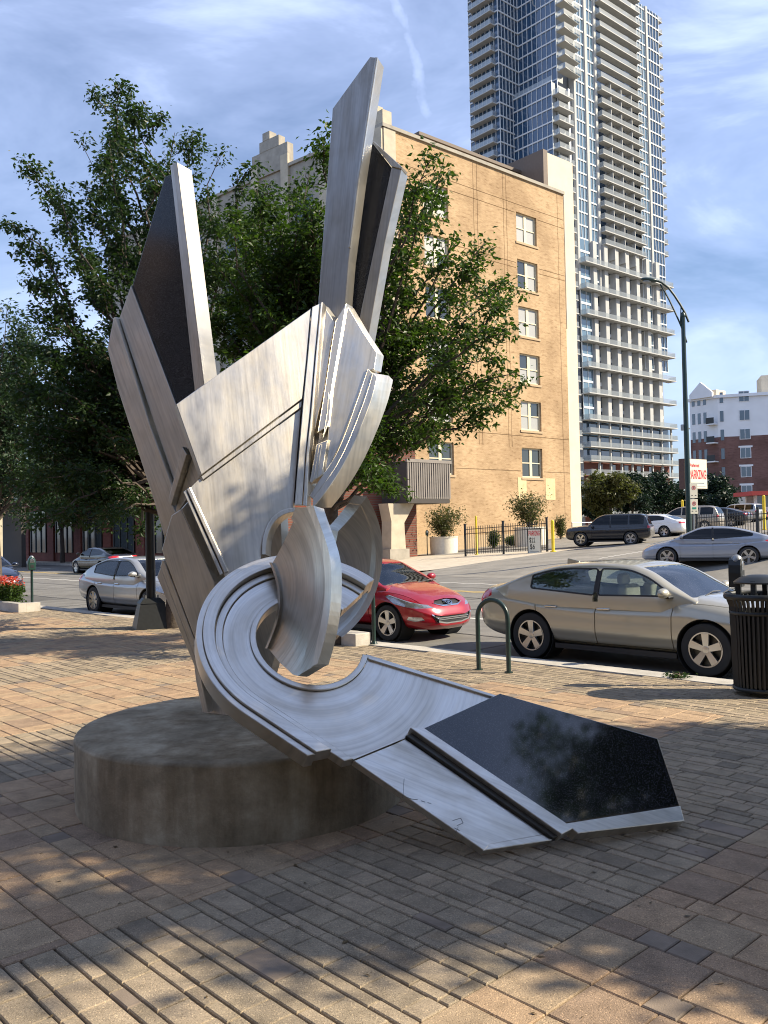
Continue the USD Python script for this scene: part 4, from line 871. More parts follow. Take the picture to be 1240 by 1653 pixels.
# the red sedan
fr = gnd(627, 1033, -.13); tf = fr[:2] @ US
elan, _, _ = make_car('sedan', 'red sedan with chrome edged grille parked nose towards the beige sedan', 'car', ST(11.1 + .76, tf - 1.30, -.13), US, 'hatch_nose', 'paint_red', KERB_GROUP, detail=2, rimf=.68,
    front=[('headlamp', [(1.36, .80), (1.62, .665), (2.0, .60), (2.18, .60), (2.1, .655), (1.75, .745), (1.42, .825)], .42, 'headlamp'), ('fog_lamp', [(1.86, .40), (2.0, .37), (2.14, .39), (2.1, .445), (1.9, .455)], .42, 'headlamp')],
    back=[('tail_lamp', [(-2.3, .80), (-1.95, .84), (-1.7, .96), (-1.8, 1.0), (-2.3, .98)], .45, 'tail_red')])
# the silver sedan by the lamp post, and the dark car behind it
sr = gnd(155, 990, -.13); ts = sr[:2] @ US
make_car('sedan', 'silver sedan parked beside the black lamp post base', 'car', ST(10.62 + .79, ts + 1.295, -.13), US, 'sedan', 'paint_silver', KERB_GROUP, detail=2, rimf=.66, spokes=7, glass='car_glass',
    front=[('headlamp', [(1.75, .72), (2.1, .60), (2.36, .56), (2.3, .66), (1.85, .80)], .5, 'headlamp')], back=[('tail_lamp', [(-2.5, .78), (-2.36, .76), (-2.0, .86), (-2.05, .98), (-2.5, 1.0)], .45, 'tail_red')])
nose = dep(17, 945, 27.0)
make_car('sedan', 'dark navy car whose nose shows behind the planter of orange flowers', 'car', ST(11.8, nose[:2] @ US - 5.2, -.13), US, 'hatch_nose', 'paint_navy', KERB_GROUP, detail=1, glass='car_glass_dark',
    front=[('headlamp', [(1.36, .80), (1.62, .62), (2.0, .54), (2.22, .54), (2.1, .66), (1.75, .78), (1.42, .84)], .30, 'headlamp')])
tsl = gnd(161, 914, -.13)
tt_ = ST(24.2, tsl[:2] @ US - 1.2, -.13)
make_car('fastback', 'black fastback car driving away in the far lane with red tail lamps', 'car', dep(168, 905, 47.0)[:2].tolist() + [-.13], -US, 'fastback', 'paint_black', None, detail=1, glass='car_glass_dark', scale=(1.04, 1.05, 1.01),
    back=[('tail_lamp', [(-2.6, .80), (-2.2, .83), (-1.95, .93), (-2.0, .98), (-2.6, .96)], .36, 'tail_red')], front=[('headlamp', [(1.8, .70), (2.2, .58), (2.3, .66), (1.9, .78)], .4, 'headlamp')])
cv = gnd(1208, 931, -.02)
hv = np.array([-.93, .37]); hv /= np.linalg.norm(hv)
make_car('sedan', 'blue grey coupe-like sedan crossing beyond the beige sedan', 'car', [*(cv[:2] + hv * 1.22 + np.array([.3, .82])), zat(cv[0], cv[1]) - .10], hv, 'fastback', 'paint_bluegray', None, detail=1, glass='car_glass_dark', rimf=.70,
    back=[('tail_lamp', [(-2.5, .76), (-2.25, .74), (-1.72, .90), (-1.85, .98), (-2.5, 1.02)], .40, 'tail_red')], front=[('headlamp', [(1.7, .72), (2.2, .60), (2.3, .66), (1.8, .80)], .4, 'headlamp')])
LOT_GROUP = 'cars standing in the parking lot'
def lot_car(px, py, Y, hd, name, label, spec, pm, **kw):
    c = dep(px, py, Y); hd = np.array(hd, float); hd /= np.linalg.norm(hd)
    return make_car(name, label, 'car', [c[0], c[1], zat(c[0], c[1])], hd, spec, pm, LOT_GROUP, **kw)
lot_car(985, 875, 49.5, (-.90, .44), 'jeep', 'black boxy off-road car with chrome side strip parked in the lot', 'suv', 'paint_black', detail=1, glass='car_glass_dark', rimf=.68,
    back=[('tail_lamp', [(-2.5, .92), (-2.22, .92), (-2.22, 1.12), (-2.5, 1.12)], .62, 'tail_red')])
lot_car(1052, 870, 55.5, (-.72, .70), 'sedan', 'white sedan parked beside the black boxy car in the lot', 'sedan', 'paint_white', detail=0, glass='car_glass_dark',
    back=[('tail_lamp', [(-2.6, .84), (-2.25, .84), (-2.20, .95), (-2.6, .95)], .30, 'tail_red')])
lot_car(1108, 868, 60.5, (-.80, .60), 'minivan', 'tan minivan parked behind the street lamp pole', 'van', 'paint_tan', detail=0, glass='car_glass_dark',
    back=[('tail_lamp', [(-2.7, .92), (-2.3, .92), (-2.28, 1.25), (-2.7, 1.25)], .72, 'tail_red')])
lot_car(1160, 863, 64.0, (-.74, .67), 'sedan', 'dark sedan with pale rear window parked next to the tan minivan', 'fastback', 'paint_black', detail=0, glass='car_glass_dark',
    back=[('tail_lamp', [(-2.6, .78), (-2.25, .78), (-2.1, .94), (-2.6, .98)], .40, 'tail_red')])
lot_car(1192, 860, 69.0, (-.60, .80), 'hatchback', 'small silver hatchback at the far end of the parked row', 'suv', 'paint_silver', detail=0, glass='car_glass_dark', scale=(.86, .92, .86),
    back=[('tail_lamp', [(-2.5, .80), (-1.9, .80), (-1.9, 1.0), (-2.5, 1.0)], .52, 'tail_red')])
# ---------------------------------------------------------------- the tan brick building
BD = np.array([-.755, .656]); BD /= np.linalg.norm(BD)             # run of its street front
C0 = np.array([.49, 57.76]); WN = np.array([WD[1], -WD[0]])        # outward normal of the tan wall
ZR = 29.1
def W3(s, z, out=0.): return np.array([*(C0 + WD * s + WN * out), z])
bb = T('brick_building', 'six storey tan brick building with paired sash windows and a pale stair shaft', 'building', (*C0, 0))
openings = []
win_s = [(3.6, 6.04), (13.46, 15.9)]; win_z = [26.3 - 3.66 * k for k in range(6)]
for a, b in win_s:
    for zt in win_z: openings.append((a, b, zt - 2.3, zt))
wallp = Polygon([(1.05, -.5), (19.4, -.5), (19.4, ZR), (1.05, ZR)])
for a, b, z0, z1 in openings: wallp = wallp.difference(sbox(a, z0, b, z1))
grooves = []
for s_ in (8.7, 9.1, 12.0, 12.35, 18.6): grooves.append(sbox(s_ - .022, 8.0 if s_ < 18 else 1, s_ + .022, ZR - .2))
for z in (26.9, 26.2, 22.3, 21.9, 8.9, 6.2): grooves.append(sbox(1.1, z - .02, 19.35, z + .02))
gw = unary_union(grooves).difference(unary_union([sbox(a - .15, z0 - .3, b + .15, z1 + .15) for a, b, z0, z1 in openings]))
E3 = np.array([*WD, 0]); UP3 = np.array([0, 0, 1.]); N3 = np.array([*WN, 0])
front = wallp.difference(gw)
bb.part('wall', cat([xpoly(g, W3(0, 0), E3, UP3, -N3, .06) for g in (front.geoms if hasattr(front, 'geoms') else [front])] + [xpoly(wallp, W3(0, 0, -.062), E3, UP3, -N3, .30)]), 'tan_brick')
for a, b, z0, z1 in openings:
    pts = Polygon([(a, z0), (b, z0), (b, z1), (a, z1)]); m_ = (a + b) / 2; fr = pts
    holes = []
    for x0, x1 in ((a + .12, m_ - .14), (m_ + .14, b - .12)):
        zc = (z0 + z1) / 2
        for q0, q1 in ((z0 + .13, zc - .04), (zc + .04, z1 - .10)): holes.append((x0, x1, q0, q1))
    for x0, x1, q0, q1 in holes: fr = fr.difference(sbox(x0, q0, x1, q1))
    w = bb.part('window', xpoly(fr, W3(0, 0, -.16), E3, UP3, -N3, .12), 'cream_frame')
    rr_ = np.random.default_rng(int(z0 * 10 + a))
    for k, (x0, x1, q0, q1) in enumerate(holes):
        g = quads([[W3(x0, q0, -.22), W3(x1, q0, -.22), W3(x1, q1, -.22), W3(x0, q1, -.22)]])
        bb.part('pane', g, 'window_blind' if (z0 > 22 or (z0 > 9 and rr_.random() < .72)) else 'window_glass', under=w)
    bb.part('sill', obox(C0 + WD * (a - .12) + WN * .07, WD, b - a + .24, -WN, .25, z0 - .17, z0 - .002), 'sill_stone', under=w)
for a, b in ((2.2, 3.0), (3.75, 5.0), (12.9, 13.9), (16.2, 17.4)):
    bb.part('boarded_opening', xpoly(Polygon([(a, 4.0), (b, 4.0), (b, 5.7), (a, 5.7)]), W3(0, 0, .02), E3, UP3, -N3, .03), 'boarded')
# corner pier in stone, stepping up above the parapet
bb.part('corner_pier', cat([obox(C0 + WN * .07 - BD * .07 * 0 - WD * .0, WD, 1.05, -WN, 1.5, -.5, ZR - .1), obox(C0 + WN * .12 - WD * .12, WD, .8, -WN, .8, ZR + .1, ZR + 1.05), obox(C0 + WN * .05 + BD * .5, WD, .5, BD, .55, ZR + .1, ZR + 1.5)]), 'limestone')
bb.part('coping', cat([obox(C0 + WN * .14 - WD * .15, WD, 19.6, -WN, .42, ZR - .1, ZR + .14), obox(C0 - WD * .14 + WN * .1, BD, 32, WD, .45, ZR - .1, ZR + .14)]), 'gray_stone')
# street front: stone with pilasters and raised battlement panels
BNn = np.array([BD[1], -BD[0]]) * -1                                # outward normal of the street front (towards the street)
if BNn @ np.array([-.6, -.8]) < 0: BNn = -BNn
bb.part('street_front', obox(C0 - BNn * .0, BD, 34, -BNn, .4, -.5, ZR - .1), 'gray_stone')
for k, s_ in enumerate((0.02, 5.2, 9.2, 12.6, 17.5, 22.5, 28)):
    bb.part('pilaster', obox(C0 + BD * s_ + BNn * .20, BD, .8, -BNn, .2, -.5, ZR + (.9 if k in (2, 3) else -.1)), 'limestone')
bb.part('battlement', cat([obox(C0 + BD * 9.3 + BNn * .1, BD, 4.0, -BNn, .6, ZR + .14, ZR + 1.8), obox(C0 + BD * 10.2 + BNn * .12, BD, 2.2, -BNn, .64, ZR + 1.8, ZR + 2.6), obox(C0 + BD * 11.2 + BNn * .14, BD, .8, -BNn, .7, ZR + 2.6, ZR + 3.2)]), 'gray_stone')
bb.part('front_panel', obox(C0 + BD * 1.2 + BNn * .06, BD, 3.6, -BNn, .05, ZR - 3.2, ZR - .9), 'limestone')
e1 = -np.array([*BD, 0])
bb.part('letter', text('E', .95, np.array([*(C0 + BD * 2.5 + BNn * .065), ZR - 2.0]), e1, UP3, .05), 'gray_stone'); bb.part('letter', text('L', .95, np.array([*(C0 + BD * 1.75 + BNn * .065), ZR - 2.0]), e1, UP3, .05), 'gray_stone')
for s_ in (6.8, 14.8, 19.8, 25):
    for k in range(6): bb.part('street_window', obox(C0 + BD * s_ + BNn * .03, BD, 1.9, -BNn, .1, 24.0 - 3.66 * k, 26.3 - 3.66 * k), 'window_glass')
# roof, penthouse and stair shaft
roofpoly = Polygon([C0 + WD * .1 + BD * .1, C0 + WD * 19.3 - WN * .1, C0 + WD * 19.3 + BD * 33, C0 + BD * 33.9])
bb.part('roof', xpoly(roofpoly, np.array([0, 0, ZR - .9]), np.array([1., 0, 0]), np.array([0, 1., 0]), UP3, .3), 'roof_edge')
bb.part('penthouse', obox(C0 + WD * 6.4 - WN * 3.2, WD, 12.4, -WN, 7, ZR - .7, 31.35), 'stucco')
bb.part('penthouse_edge', cat([obox(C0 + WD * 6.2 - WN * 3.0, WD, 12.7, -WN, 7.4, 31.35, 31.6), obox(C0 + WD * 6.3 - WN * 3.14, WD, .3, -WN, .4, ZR - .7, 31.35)]), 'roof_edge')
bb.part('stair_shaft', obox(C0 + WD * 17.9 - WN * .75, WD, 3.9, -WN, 9, -.5, 32.5), 'stucco')
bb.part('shaft_edge', obox(C0 + WD * 17.82 - WN * .67, WD, .55, -WN, 9.2, ZR - .6, 32.62), 'roof_edge')
bb.part('gutter', obox(C0 + WD * 19.42 - WN * .0, WD, .1, -WN, .3, 18, ZR), 'roof_edge')
bb.part('base_course', obox(C0 + WD * 1.2 + WN * .03, WD, 18.2, -WN, .04, -.5, 1.4), 'sill_stone')

# corrugated canopy on its concrete pier
K0 = np.array([1.44, 53.0])
cn = T('canopy', 'brown corrugated metal canopy box on a flared concrete pier', 'canopy', (*K0, 0))
cn.part('box', obox(K0, WD, 3.74, BD, 12, 3.9, 6.1), 'canopy_dark')
nrib = 20
for k in range(nrib): cn.part('corrugated_rib', obox(K0 + WD * (3.74 * k / nrib + .02) + WN * .07, WD, 3.74 / nrib * .55, -WN, .07, 3.78, 6.02), 'corrugated')
cn.part('face_sheet', obox(K0 + WN * .02, WD, 3.74, -WN, .02, 3.8, 6.1), 'corrugated')
cn.part('top_trim', obox(K0 + WN * .1 - WD * .05, WD, 3.86, -WN, .15, 6.02, 6.22), 'corrugated')
cn.part('soffit', obox(K0 + WN * .06, WD, 3.6, BD, 11, 3.5, 3.9), 'canopy_dark')
pierp = Polygon([(-.15, -.3), (1.15, -.3), (1.0, 2.3), (1.9, 3.5), (-.3, 3.5), (-.05, 2.4)])
cn.part('pier', xpoly(pierp, np.array([*(K0 - WN * .6 - WD * .75), 0]), E3, UP3, -N3, .9), 'limestone')
cn.part('pier_base', obox(K0 - WN * .5 - WD * 1.05, WD, 1.6, -WN, 1.1, -.3, .7), 'gray_stone')

# ---------------------------------------------------------------- the glass tower
TW = WD; TB = np.array([-.652, .758]); TB /= np.linalg.norm(TB); TN = np.array([TW[1], -TW[0]]); TL = np.array([-TB[1], TB[0]]);
if TL @ np.array([0, -1.]) < 0: TL = -TL                            # outward normals of the two kinds of face
P1 = np.array([40.4, 190.0]); FH = 3.0
tw = T('glass_tower', 'tall grey apartment tower of glass, concrete fins and stacked balconies', 'tower', (*P1, 0))
rt = np.random.default_rng(5)
def glass_face(p, u, n, L, z0, z1, mat, bay=1.35, fh=FH, jit=.006, out=0.):
    nb = max(1, round(L / bay)); w = L / nb; zs = np.arange(z0, z1 - .1, fh); qs = []
    for z in zs:
        for b in range(nb):
            a, c = p + u * (b * w), p + u * ((b + 1) * w); d = rt.uniform(-jit, jit, 4)
            qs.append([[*(q + n * (out + e)), zz] for q, zz, e in ((a, z, d[0]), (c, z, d[1]), (c, min(z + fh, z1), d[2]), (a, min(z + fh, z1), d[3]))])
    m = quads(qs)
    if m.face_normals[0][:2] @ n < 0: m.invert()
    return m
def bands(p, u, n, L, z0, z1, h=.30, t=.12, fh=FH): return [obox(p + n * t, u, L, -n, t + .1, z - h / 2, z + h / 2) for z in np.arange(z0, z1, fh)]
def mullions(p, u, n, L, z0, z1, bay=1.35, t=.10, w=.09):
    nb = max(1, round(L / bay)); return [obox(p + u * (L * b / nb - w / 2) + n * t, u, w, -n, t + .08, z0, z1) for b in range(nb + 1)]
ZT = 131.0
PI_ = P1 + TB * 10.9; PL_ = PI_ - TW * 6.85; PE = PL_ + TB * 9.0
core = Polygon([P1, P1 + TW * 42, P1 + TW * 42 + TB * 22, PE + TW * 6, PE, PL_, PI_])
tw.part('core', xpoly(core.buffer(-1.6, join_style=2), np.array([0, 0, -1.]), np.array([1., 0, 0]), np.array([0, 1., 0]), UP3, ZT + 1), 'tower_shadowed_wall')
def face(name, p, u, n, L, z0, z1, glass='tower_glass', bay=1.35, mull=True, fh=FH):
    tw.part(name + '_glass', glass_face(p - n * .05, u, n, L, z0, z1, glass, bay, fh), glass, kind='stuff')
    for m in bands(p, u, n, L, z0, z1 + .1, fh=fh): tw.part('floor_band', m, 'tower_white')
    if mull: tw.part(name + '_mullions', cat(mullions(p, u, n, L, z0, z1, bay)), 'tower_white', kind='stuff')
face('recess_left', PL_, TW, TN, 6.85, 20, ZT, bay=1.15)
face('recess_right', PI_, -TB, TL, 10.9, 20, ZT)
face('wing', PL_, TB, TL, 9.0, 20, ZT, bay=1.3)
def slab_at(p, u, n, L, d, z, wedge=0., t=.22):
    pl = Polygon([p - n * .2, p + u * L - n * .2, p + u * L + n * (d - wedge), p + n * d])
    return xpoly(pl, np.array([0, 0, z - t]), np.array([1., 0, 0]), np.array([0, 1., 0]), UP3, t)
def rail_at(p, u, n, L, d, z, ends=True):
    ms = [obox(p + n * d, u, L, -n, .05, z, z + 1.08)]
    if ends: ms += [obox(p, n, d - .06, u, .05, z, z + 1.08), obox(p + u * L, n, d - .06, -u, .05, z, z + 1.08)]
    return cat(ms)
def balconies(p, u, n, L, d, zs, rail=True, wedge=0.):
    for z in zs:
        s_ = tw.part('balcony_slab', slab_at(p, u, n, L, d, z, wedge), 'tower_concrete')
        if rail: tw.part('railing', rail_at(p + u * .05, u, n, L - .1, d - .1, z), 'balcony_rail', under=s_)
balconies(PL_ + TB * .8, TB, TL, 7.0, 1.6, np.arange(23, ZT, FH))
# the lower block in front, with a terrace on top
Q1 = P1 - TW * 2.0; ZL = 100.0
lowb = Polygon([Q1, Q1 + TW * 9, Q1 + TW * 9 + TB * 12, Q1 + TB * 12.7])
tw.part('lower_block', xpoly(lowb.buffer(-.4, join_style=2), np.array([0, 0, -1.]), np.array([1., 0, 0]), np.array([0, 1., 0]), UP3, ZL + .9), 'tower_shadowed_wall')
face('lower_block_side', Q1 + TB * 12.7, -TB, TL, 12.7, 10, ZL)
tw.part('terrace_rail', obox(Q1 + TB * 12.7, -TB, 12.7, TW, .1, ZL, ZL + 1.2), 'balcony_rail')
balconies(Q1 + TW * .3, TW, TN, 5.2, 1.7, np.arange(10, ZL, FH), wedge=-.0)
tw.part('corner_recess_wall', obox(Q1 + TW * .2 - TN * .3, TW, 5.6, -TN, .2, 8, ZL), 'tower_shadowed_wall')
balconies(P1 + TW * .2, TW, TN, 6.0, 2.2, np.arange(ZL + 3, ZT, FH), wedge=.6)
# the long face: columns, glass strips, balcony stacks
Fp = lambda l, out=0.: P1 + TW * l + TN * out
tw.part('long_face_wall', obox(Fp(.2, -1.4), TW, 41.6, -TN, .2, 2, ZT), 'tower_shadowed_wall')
face('pale_strip', Fp(6.3), TW, TN, 3.6, 40, ZT, 'tower_glass_pale', bay=1.2)
face('pale_strip', Fp(11.0), TW, TN, 2.6, 55, ZT, 'tower_glass_pale', bay=1.3)
for l, w in ((5.6, .7), (10.0, .9), (13.7, .8), (35.7, .8)): tw.part('column', obox(Fp(l, .35), TW, w, -TN, 1.5, 55, ZT), 'tower_concrete')
face('far_strip', Fp(31.8), TW, TN, 3.7, 40, ZT, 'tower_glass_pale', bay=1.25)
face('far_strip', Fp(36.6), TW, TN, 5.2, 40, ZT, 'tower_glass', bay=1.3)
balconies(Fp(14.6), TW, TN, 17.0, 1.5, np.arange(67, ZT, FH))
tw.part('balcony_back_glass', glass_face(Fp(14.6, -1.1), TW, TN, 17.0, 58, ZT, 'tower_glass', 1.4), 'tower_glass', kind='stuff')
for k, l in enumerate((18.7, 22.9, 27.2)): tw.part('balcony_fin', obox(Fp(l, 1.1), TW, .22, -TN, 2.4, 64, 106), 'tower_concrete')
balconies(Fp(41.9), TB, TW, 7.0, 2.0, np.arange(70, ZT, FH))
# double-height modules with deep fins
zs = [61.2 - 5.9 * k for k in range(8)]                             # slab levels
for z in zs[:7]:
    s_ = tw.part('module_slab', slab_at(Fp(6.0), TW, TN, 36.3, 2.1, z), 'tower_concrete'); tw.part('railing', rail_at(Fp(6.1), TW, TN, 36.1, 2.0, z), 'balcony_rail', under=s_)
fins = np.linspace(10.4, 40.6, 8)
for z in zs[:7]:
    for l in fins[:-1]:
        tw.part('fin', obox(Fp(l, .9), TW, 1.35, -TN, 2.2, z, z + 5.6), 'tower_concrete')
for z in zs[:7]:
    gs_ = [glass_face(Fp(l + 1.4, -.9), TW, TN, 2.9, z, z + 5.6, 'x', 1.45, 2.8) for l in fins[:-1]]
    tw.part('module_glass', cat(gs_), 'tower_glass', kind='stuff')
    tr = [obox(Fp(l + 1.4, -.80), TW, 2.9, -TN, .1, z + 2.5, z + 3.3) for l in fins[:-1]] + [obox(Fp(l + 2.8, -.82), TW, .14, -TN, .1, z, z + 5.6) for l in fins[:-1]]
    tw.part('module_transoms', cat(tr), 'tower_white', kind='stuff')
    c_ = glass_face(Fp(6.2, .2), TW, TN, 4.0, z, z + 5.6, 'x', 1.0, 2.8); tw.part('corner_glass', c_, 'tower_glass_pale', kind='stuff')
    tw.part('corner_frame', cat(bands(Fp(6.2, .2), TW, TN, 4.0, z + 2.8, z + 3, .5) + mullions(Fp(6.2, .2), TW, TN, 4.0, z, z + 5.6, 2.0)), 'tower_white', kind='stuff')
# lowest storeys with brick-red recesses
zl = [22.8 - 3.1 * k for k in range(7)]
tw.part('recess_brick_wall', obox(Fp(6.2, -.5), TW, 36, -TN, .2, 1, 16.6), 'tower_brick')
tw.part('recess_glass', glass_face(Fp(6.2, -.5), TW, TN, 36, 16.6, 26, 'x', 1.8, 3.1), 'tower_glass', kind='stuff')
for z in zl:
    s_ = tw.part('balcony_slab', slab_at(Fp(6.0), TW, TN, 36.3, 2.1, z), 'tower_concrete'); tw.part('railing', rail_at(Fp(6.1), TW, TN, 36.1, 2.0, z), 'balcony_rail', under=s_)
    for l in np.linspace(10.4, 40.6, 8): tw.part('post', obox(Fp(l, 1.2), TW, .4, -TN, .4, z, z + 2.8), 'tower_concrete')
    for l in np.linspace(12, 38, 6): tw.part('balcony_door', obox(Fp(l, -.42), TW, 1.6, -TN, .06, z, z + 2.5), 'tower_glass')
tw.part('corner_column', obox(Q1 + TW * 5.6 + TN * .2, TW, .6, -TN, 1.4, 0, ZL), 'tower_white')

# ---------------------------------------------------------------- the apartment house beyond the sign
A0 = dep(1163, 800, 150.0)[:2]; AU = np.array([.905, -.425]); AU = np.array([.96, -.28]); AV = np.array([-.62, .785]); AN = np.array([AU[1], -AU[0]]); AVN = np.array([-AV[1], AV[0]])
if AVN @ np.array([0, -1.]) < 0: AVN = -AVN
ap = T('apartment_house', 'apartment house with white upper floors over brick and a cream base', 'building', (*A0, 0))
ZB = 2.0
lev = [(ZB - 3, 7.0, 'cream_wall'), (7.0, 16.8, 'apartment_brick'), (16.8, 23.6, 'white_wall')]
bodyp = Polygon([A0, A0 + AU * 40, A0 + AU * 40 + AV * 20, A0 + AV * 5.4 + AU * 14 + AV * 3, A0 + AV * 5.4])
for z0, z1, mt in lev: ap.part('wall', xpoly(bodyp, np.array([0, 0, z0]), np.array([1., 0, 0]), np.array([0, 1., 0]), UP3, z1 - z0), mt)
ap.part('cornice', xpoly(bodyp.buffer(.3, join_style=2), np.array([0, 0, 23.6]), np.array([1., 0, 0]), np.array([0, 1., 0]), UP3, .5), 'white_wall')
ap.part('roof_block', obox(A0 + AU * 7.5 - AN * 3, AU, 10, -AN, 6, 24.1, 27.5), 'stucco')
gp = Polygon([(0, 0), (4.4, 0), (4.4, .8), (2.2, 2.8), (0, .8)])
ap.part('gable', xpoly(gp, np.array([*(A0 + AV * 5.0 + AVN * .2), 23.9]), np.array([*(-AV), 0]), UP3, np.array([*AVN, 0]), .5), 'white_wall')
ap.part('gable_roof', obox(A0 + AV * .5 - AVN * .5, AV, 4.6, -AVN, 3, 24.1, 25.2), 'stucco')
for k in range(7):
    z = 3.2 + 3.25 * k - (.6 if k == 0 else 0)
    for l in (3.4, 9.9, 16.4, 22.9):
        w = ap.part('window', obox(A0 + AU * l + AN * .06, AU, 1.75, -AN, .1, z, z + 1.85), 'white_wall')
        for q in (0, 1): ap.part('pane', obox(A0 + AU * (l + .1 + q * .82) + AN * .09, AU, .72, -AN, .1, z + .1, z + 1.75), 'apartment_glass', under=w)
        if 1 <= k <= 3: ap.part('lintel', obox(A0 + AU * (l - .25) + AN * .1, AU, 2.25, -AN, .1, z + 1.86, z + 2.15), 'white_wall', under=w)
    ap.part('window', obox(A0 + AU * .35 + AN * .06, AU, .55, -AN, .1, z, z + 1.85), 'apartment_glass')
    for l in (2.2, 3.3, 4.4): ap.part('side_window', obox(A0 + AV * l + AVN * .05, AV, .55, -AVN, .1, z, z + 1.9), 'apartment_glass')
    if k in (1, 2, 3, 4, 5):
        b = ap.part('balcony', obox(A0 + AV * .1, AV, 1.6, AVN, 1.2, z - .5, z - .3), 'white_wall'); ap.part('balcony_rail', obox(A0 + AV * .15 + AVN * 1.1, AV, 1.5, AVN, .06, z - .3, z + .75), 'black_iron', under=b)

# ---------------------------------------------------------------- the low dark brick building across the street
R0 = ST(29.5, -38.5)[:2]
rb_ = T('storefront_building', 'low red brick shop building in deep shade behind the street trees', 'building', (*R0, 0))
LW = 52.0; RN = -VS
rb_.part('wall', obox(R0, -US, LW, VS, 12, -.3, 7.5), 'red_brick')
rb_.part('parapet', obox(R0 + RN * .15, -US, LW, VS, .5, 7.5, 8.0), 'limestone')
for k in range(11):
    s_ = 1.0 + k * 4.6
    w = rb_.part('shop_window', obox(R0 - US * s_ + RN * .04, -US, 2.9, VS, .06, .7, 4.0), 'window_glass'); 
    rb_.part('window_frame', cat([obox(R0 - US * (s_ + d) + RN * .10, -US, .12, VS, .1, .7, 4.0) for d in (0, .9, 1.9, 2.78)] + [obox(R0 - US * s_ + RN * .10, -US, 2.9, VS, .1, 3.1, 3.22)]), 'black_iron', under=w)
    rb_.part('pier', obox(R0 - US * (s_ + 3.2) + RN * .12, -US, 1.1, VS, .2, -.3, 7.5), 'red_brick')
    w = rb_.part('upper_window', obox(R0 - US * (s_ + .4) + RN * .04, -US, 2.0, VS, .06, 5.0, 6.8), 'window_glass')
sp_ = dep(-14, 866, 58)[:2]
sf = T('pale_portico', 'pale concrete portico with a square column at the edge of the shop building', 'building', (*sp_, 0))
sf.part('column', obox(sp_, -US, .75, VS, .75, -.3, 4.0), 'limestone'); sf.part('lintel', obox(sp_ + RN * .1, -US, 9, VS, 1.2, 4.0, 5.0), 'limestone'); sf.part('back_wall', obox(sp_ + VS * 2, -US, 9, VS, .3, -.3, 4.0), 'canopy_dark')

# plaza building out of frame behind the viewer
pbk = T('plaza_building', 'stone office building standing behind the viewer out of frame', 'building', (-20, -14, 0))
pbk.part('wall', obox((-46, -12), (1, 0), 62, (0, -1), 14, -.4, 20), 'office_brick')
for k in range(5):
    for j in range(13): pbk.part('window', obox((-44 + j * 4.7, -11.95), (1, 0), 2.6, (0, -1), .1, 1.6 + 3.7 * k, 3.9 + 3.7 * k), 'window_glass')
# office block out of frame, mirrored in the tall granite panel
ob_ = T('office_block', 'brown office block standing across the side street out of frame', 'building', (-48, 2, 0))
ob_.part('wall', obox((-48, -22), (-1, 0), 14, (0, 1), 44, -.4, 21), 'office_brick')
for k in range(5):
    for j in range(9): ob_.part('window', obox((-47.95, -20 + j * 4.7), (-1, 0), .1, (0, 1), 2.6, 2 + 3.8 * k, 4.1 + 3.8 * k), 'window_glass')
# ---------------------------------------------------------------- trees and plants
def leaves_mesh(P, N, size, rg, droop=.35):
    # one bent, pointed leaf per point
    n = len(P); a = rg.uniform(0, 2 * np.pi, n)
    d = np.c_[np.cos(a), np.sin(a), rg.normal(-droop, .45, n)] * .9 + N * .5; d /= np.linalg.norm(d, axis=1, keepdims=True)
    r = rg.normal(size=(n, 3)); r[:, 2] += 1.1; s = np.cross(d, r); s /= np.linalg.norm(s, axis=1, keepdims=True) + 1e-9
    L = size * rg.uniform(.5, 1.4, (n, 1)); w = L * .26; up = np.cross(s, d)
    b, m, t = P, P + d * L * .45, P + d * L - up * L * .12
    v = np.stack([b, m + s * w + up * w * .3, t, m - s * w + up * w * .3], 1).reshape(-1, 3); k = np.arange(n)[:, None] * 4
    return trimesh.Trimesh(v, np.vstack([k + [0, 1, 2], k + [0, 2, 3]]), process=False)
def bez(a, b, lift, n=9, rg=None):
    a, b = np.array(a, float), np.array(b, float); t = np.linspace(0, 1, n)[:, None]; m = a + (b - a) * .45 + np.array([0, 0, lift])
    p = (1 - t) ** 2 * a + 2 * t * (1 - t) * m + t * t * b
    if rg is not None: p[1:-1] += rg.normal(0, .02, (n - 2, 3)) * np.linalg.norm(b - a)
    return p
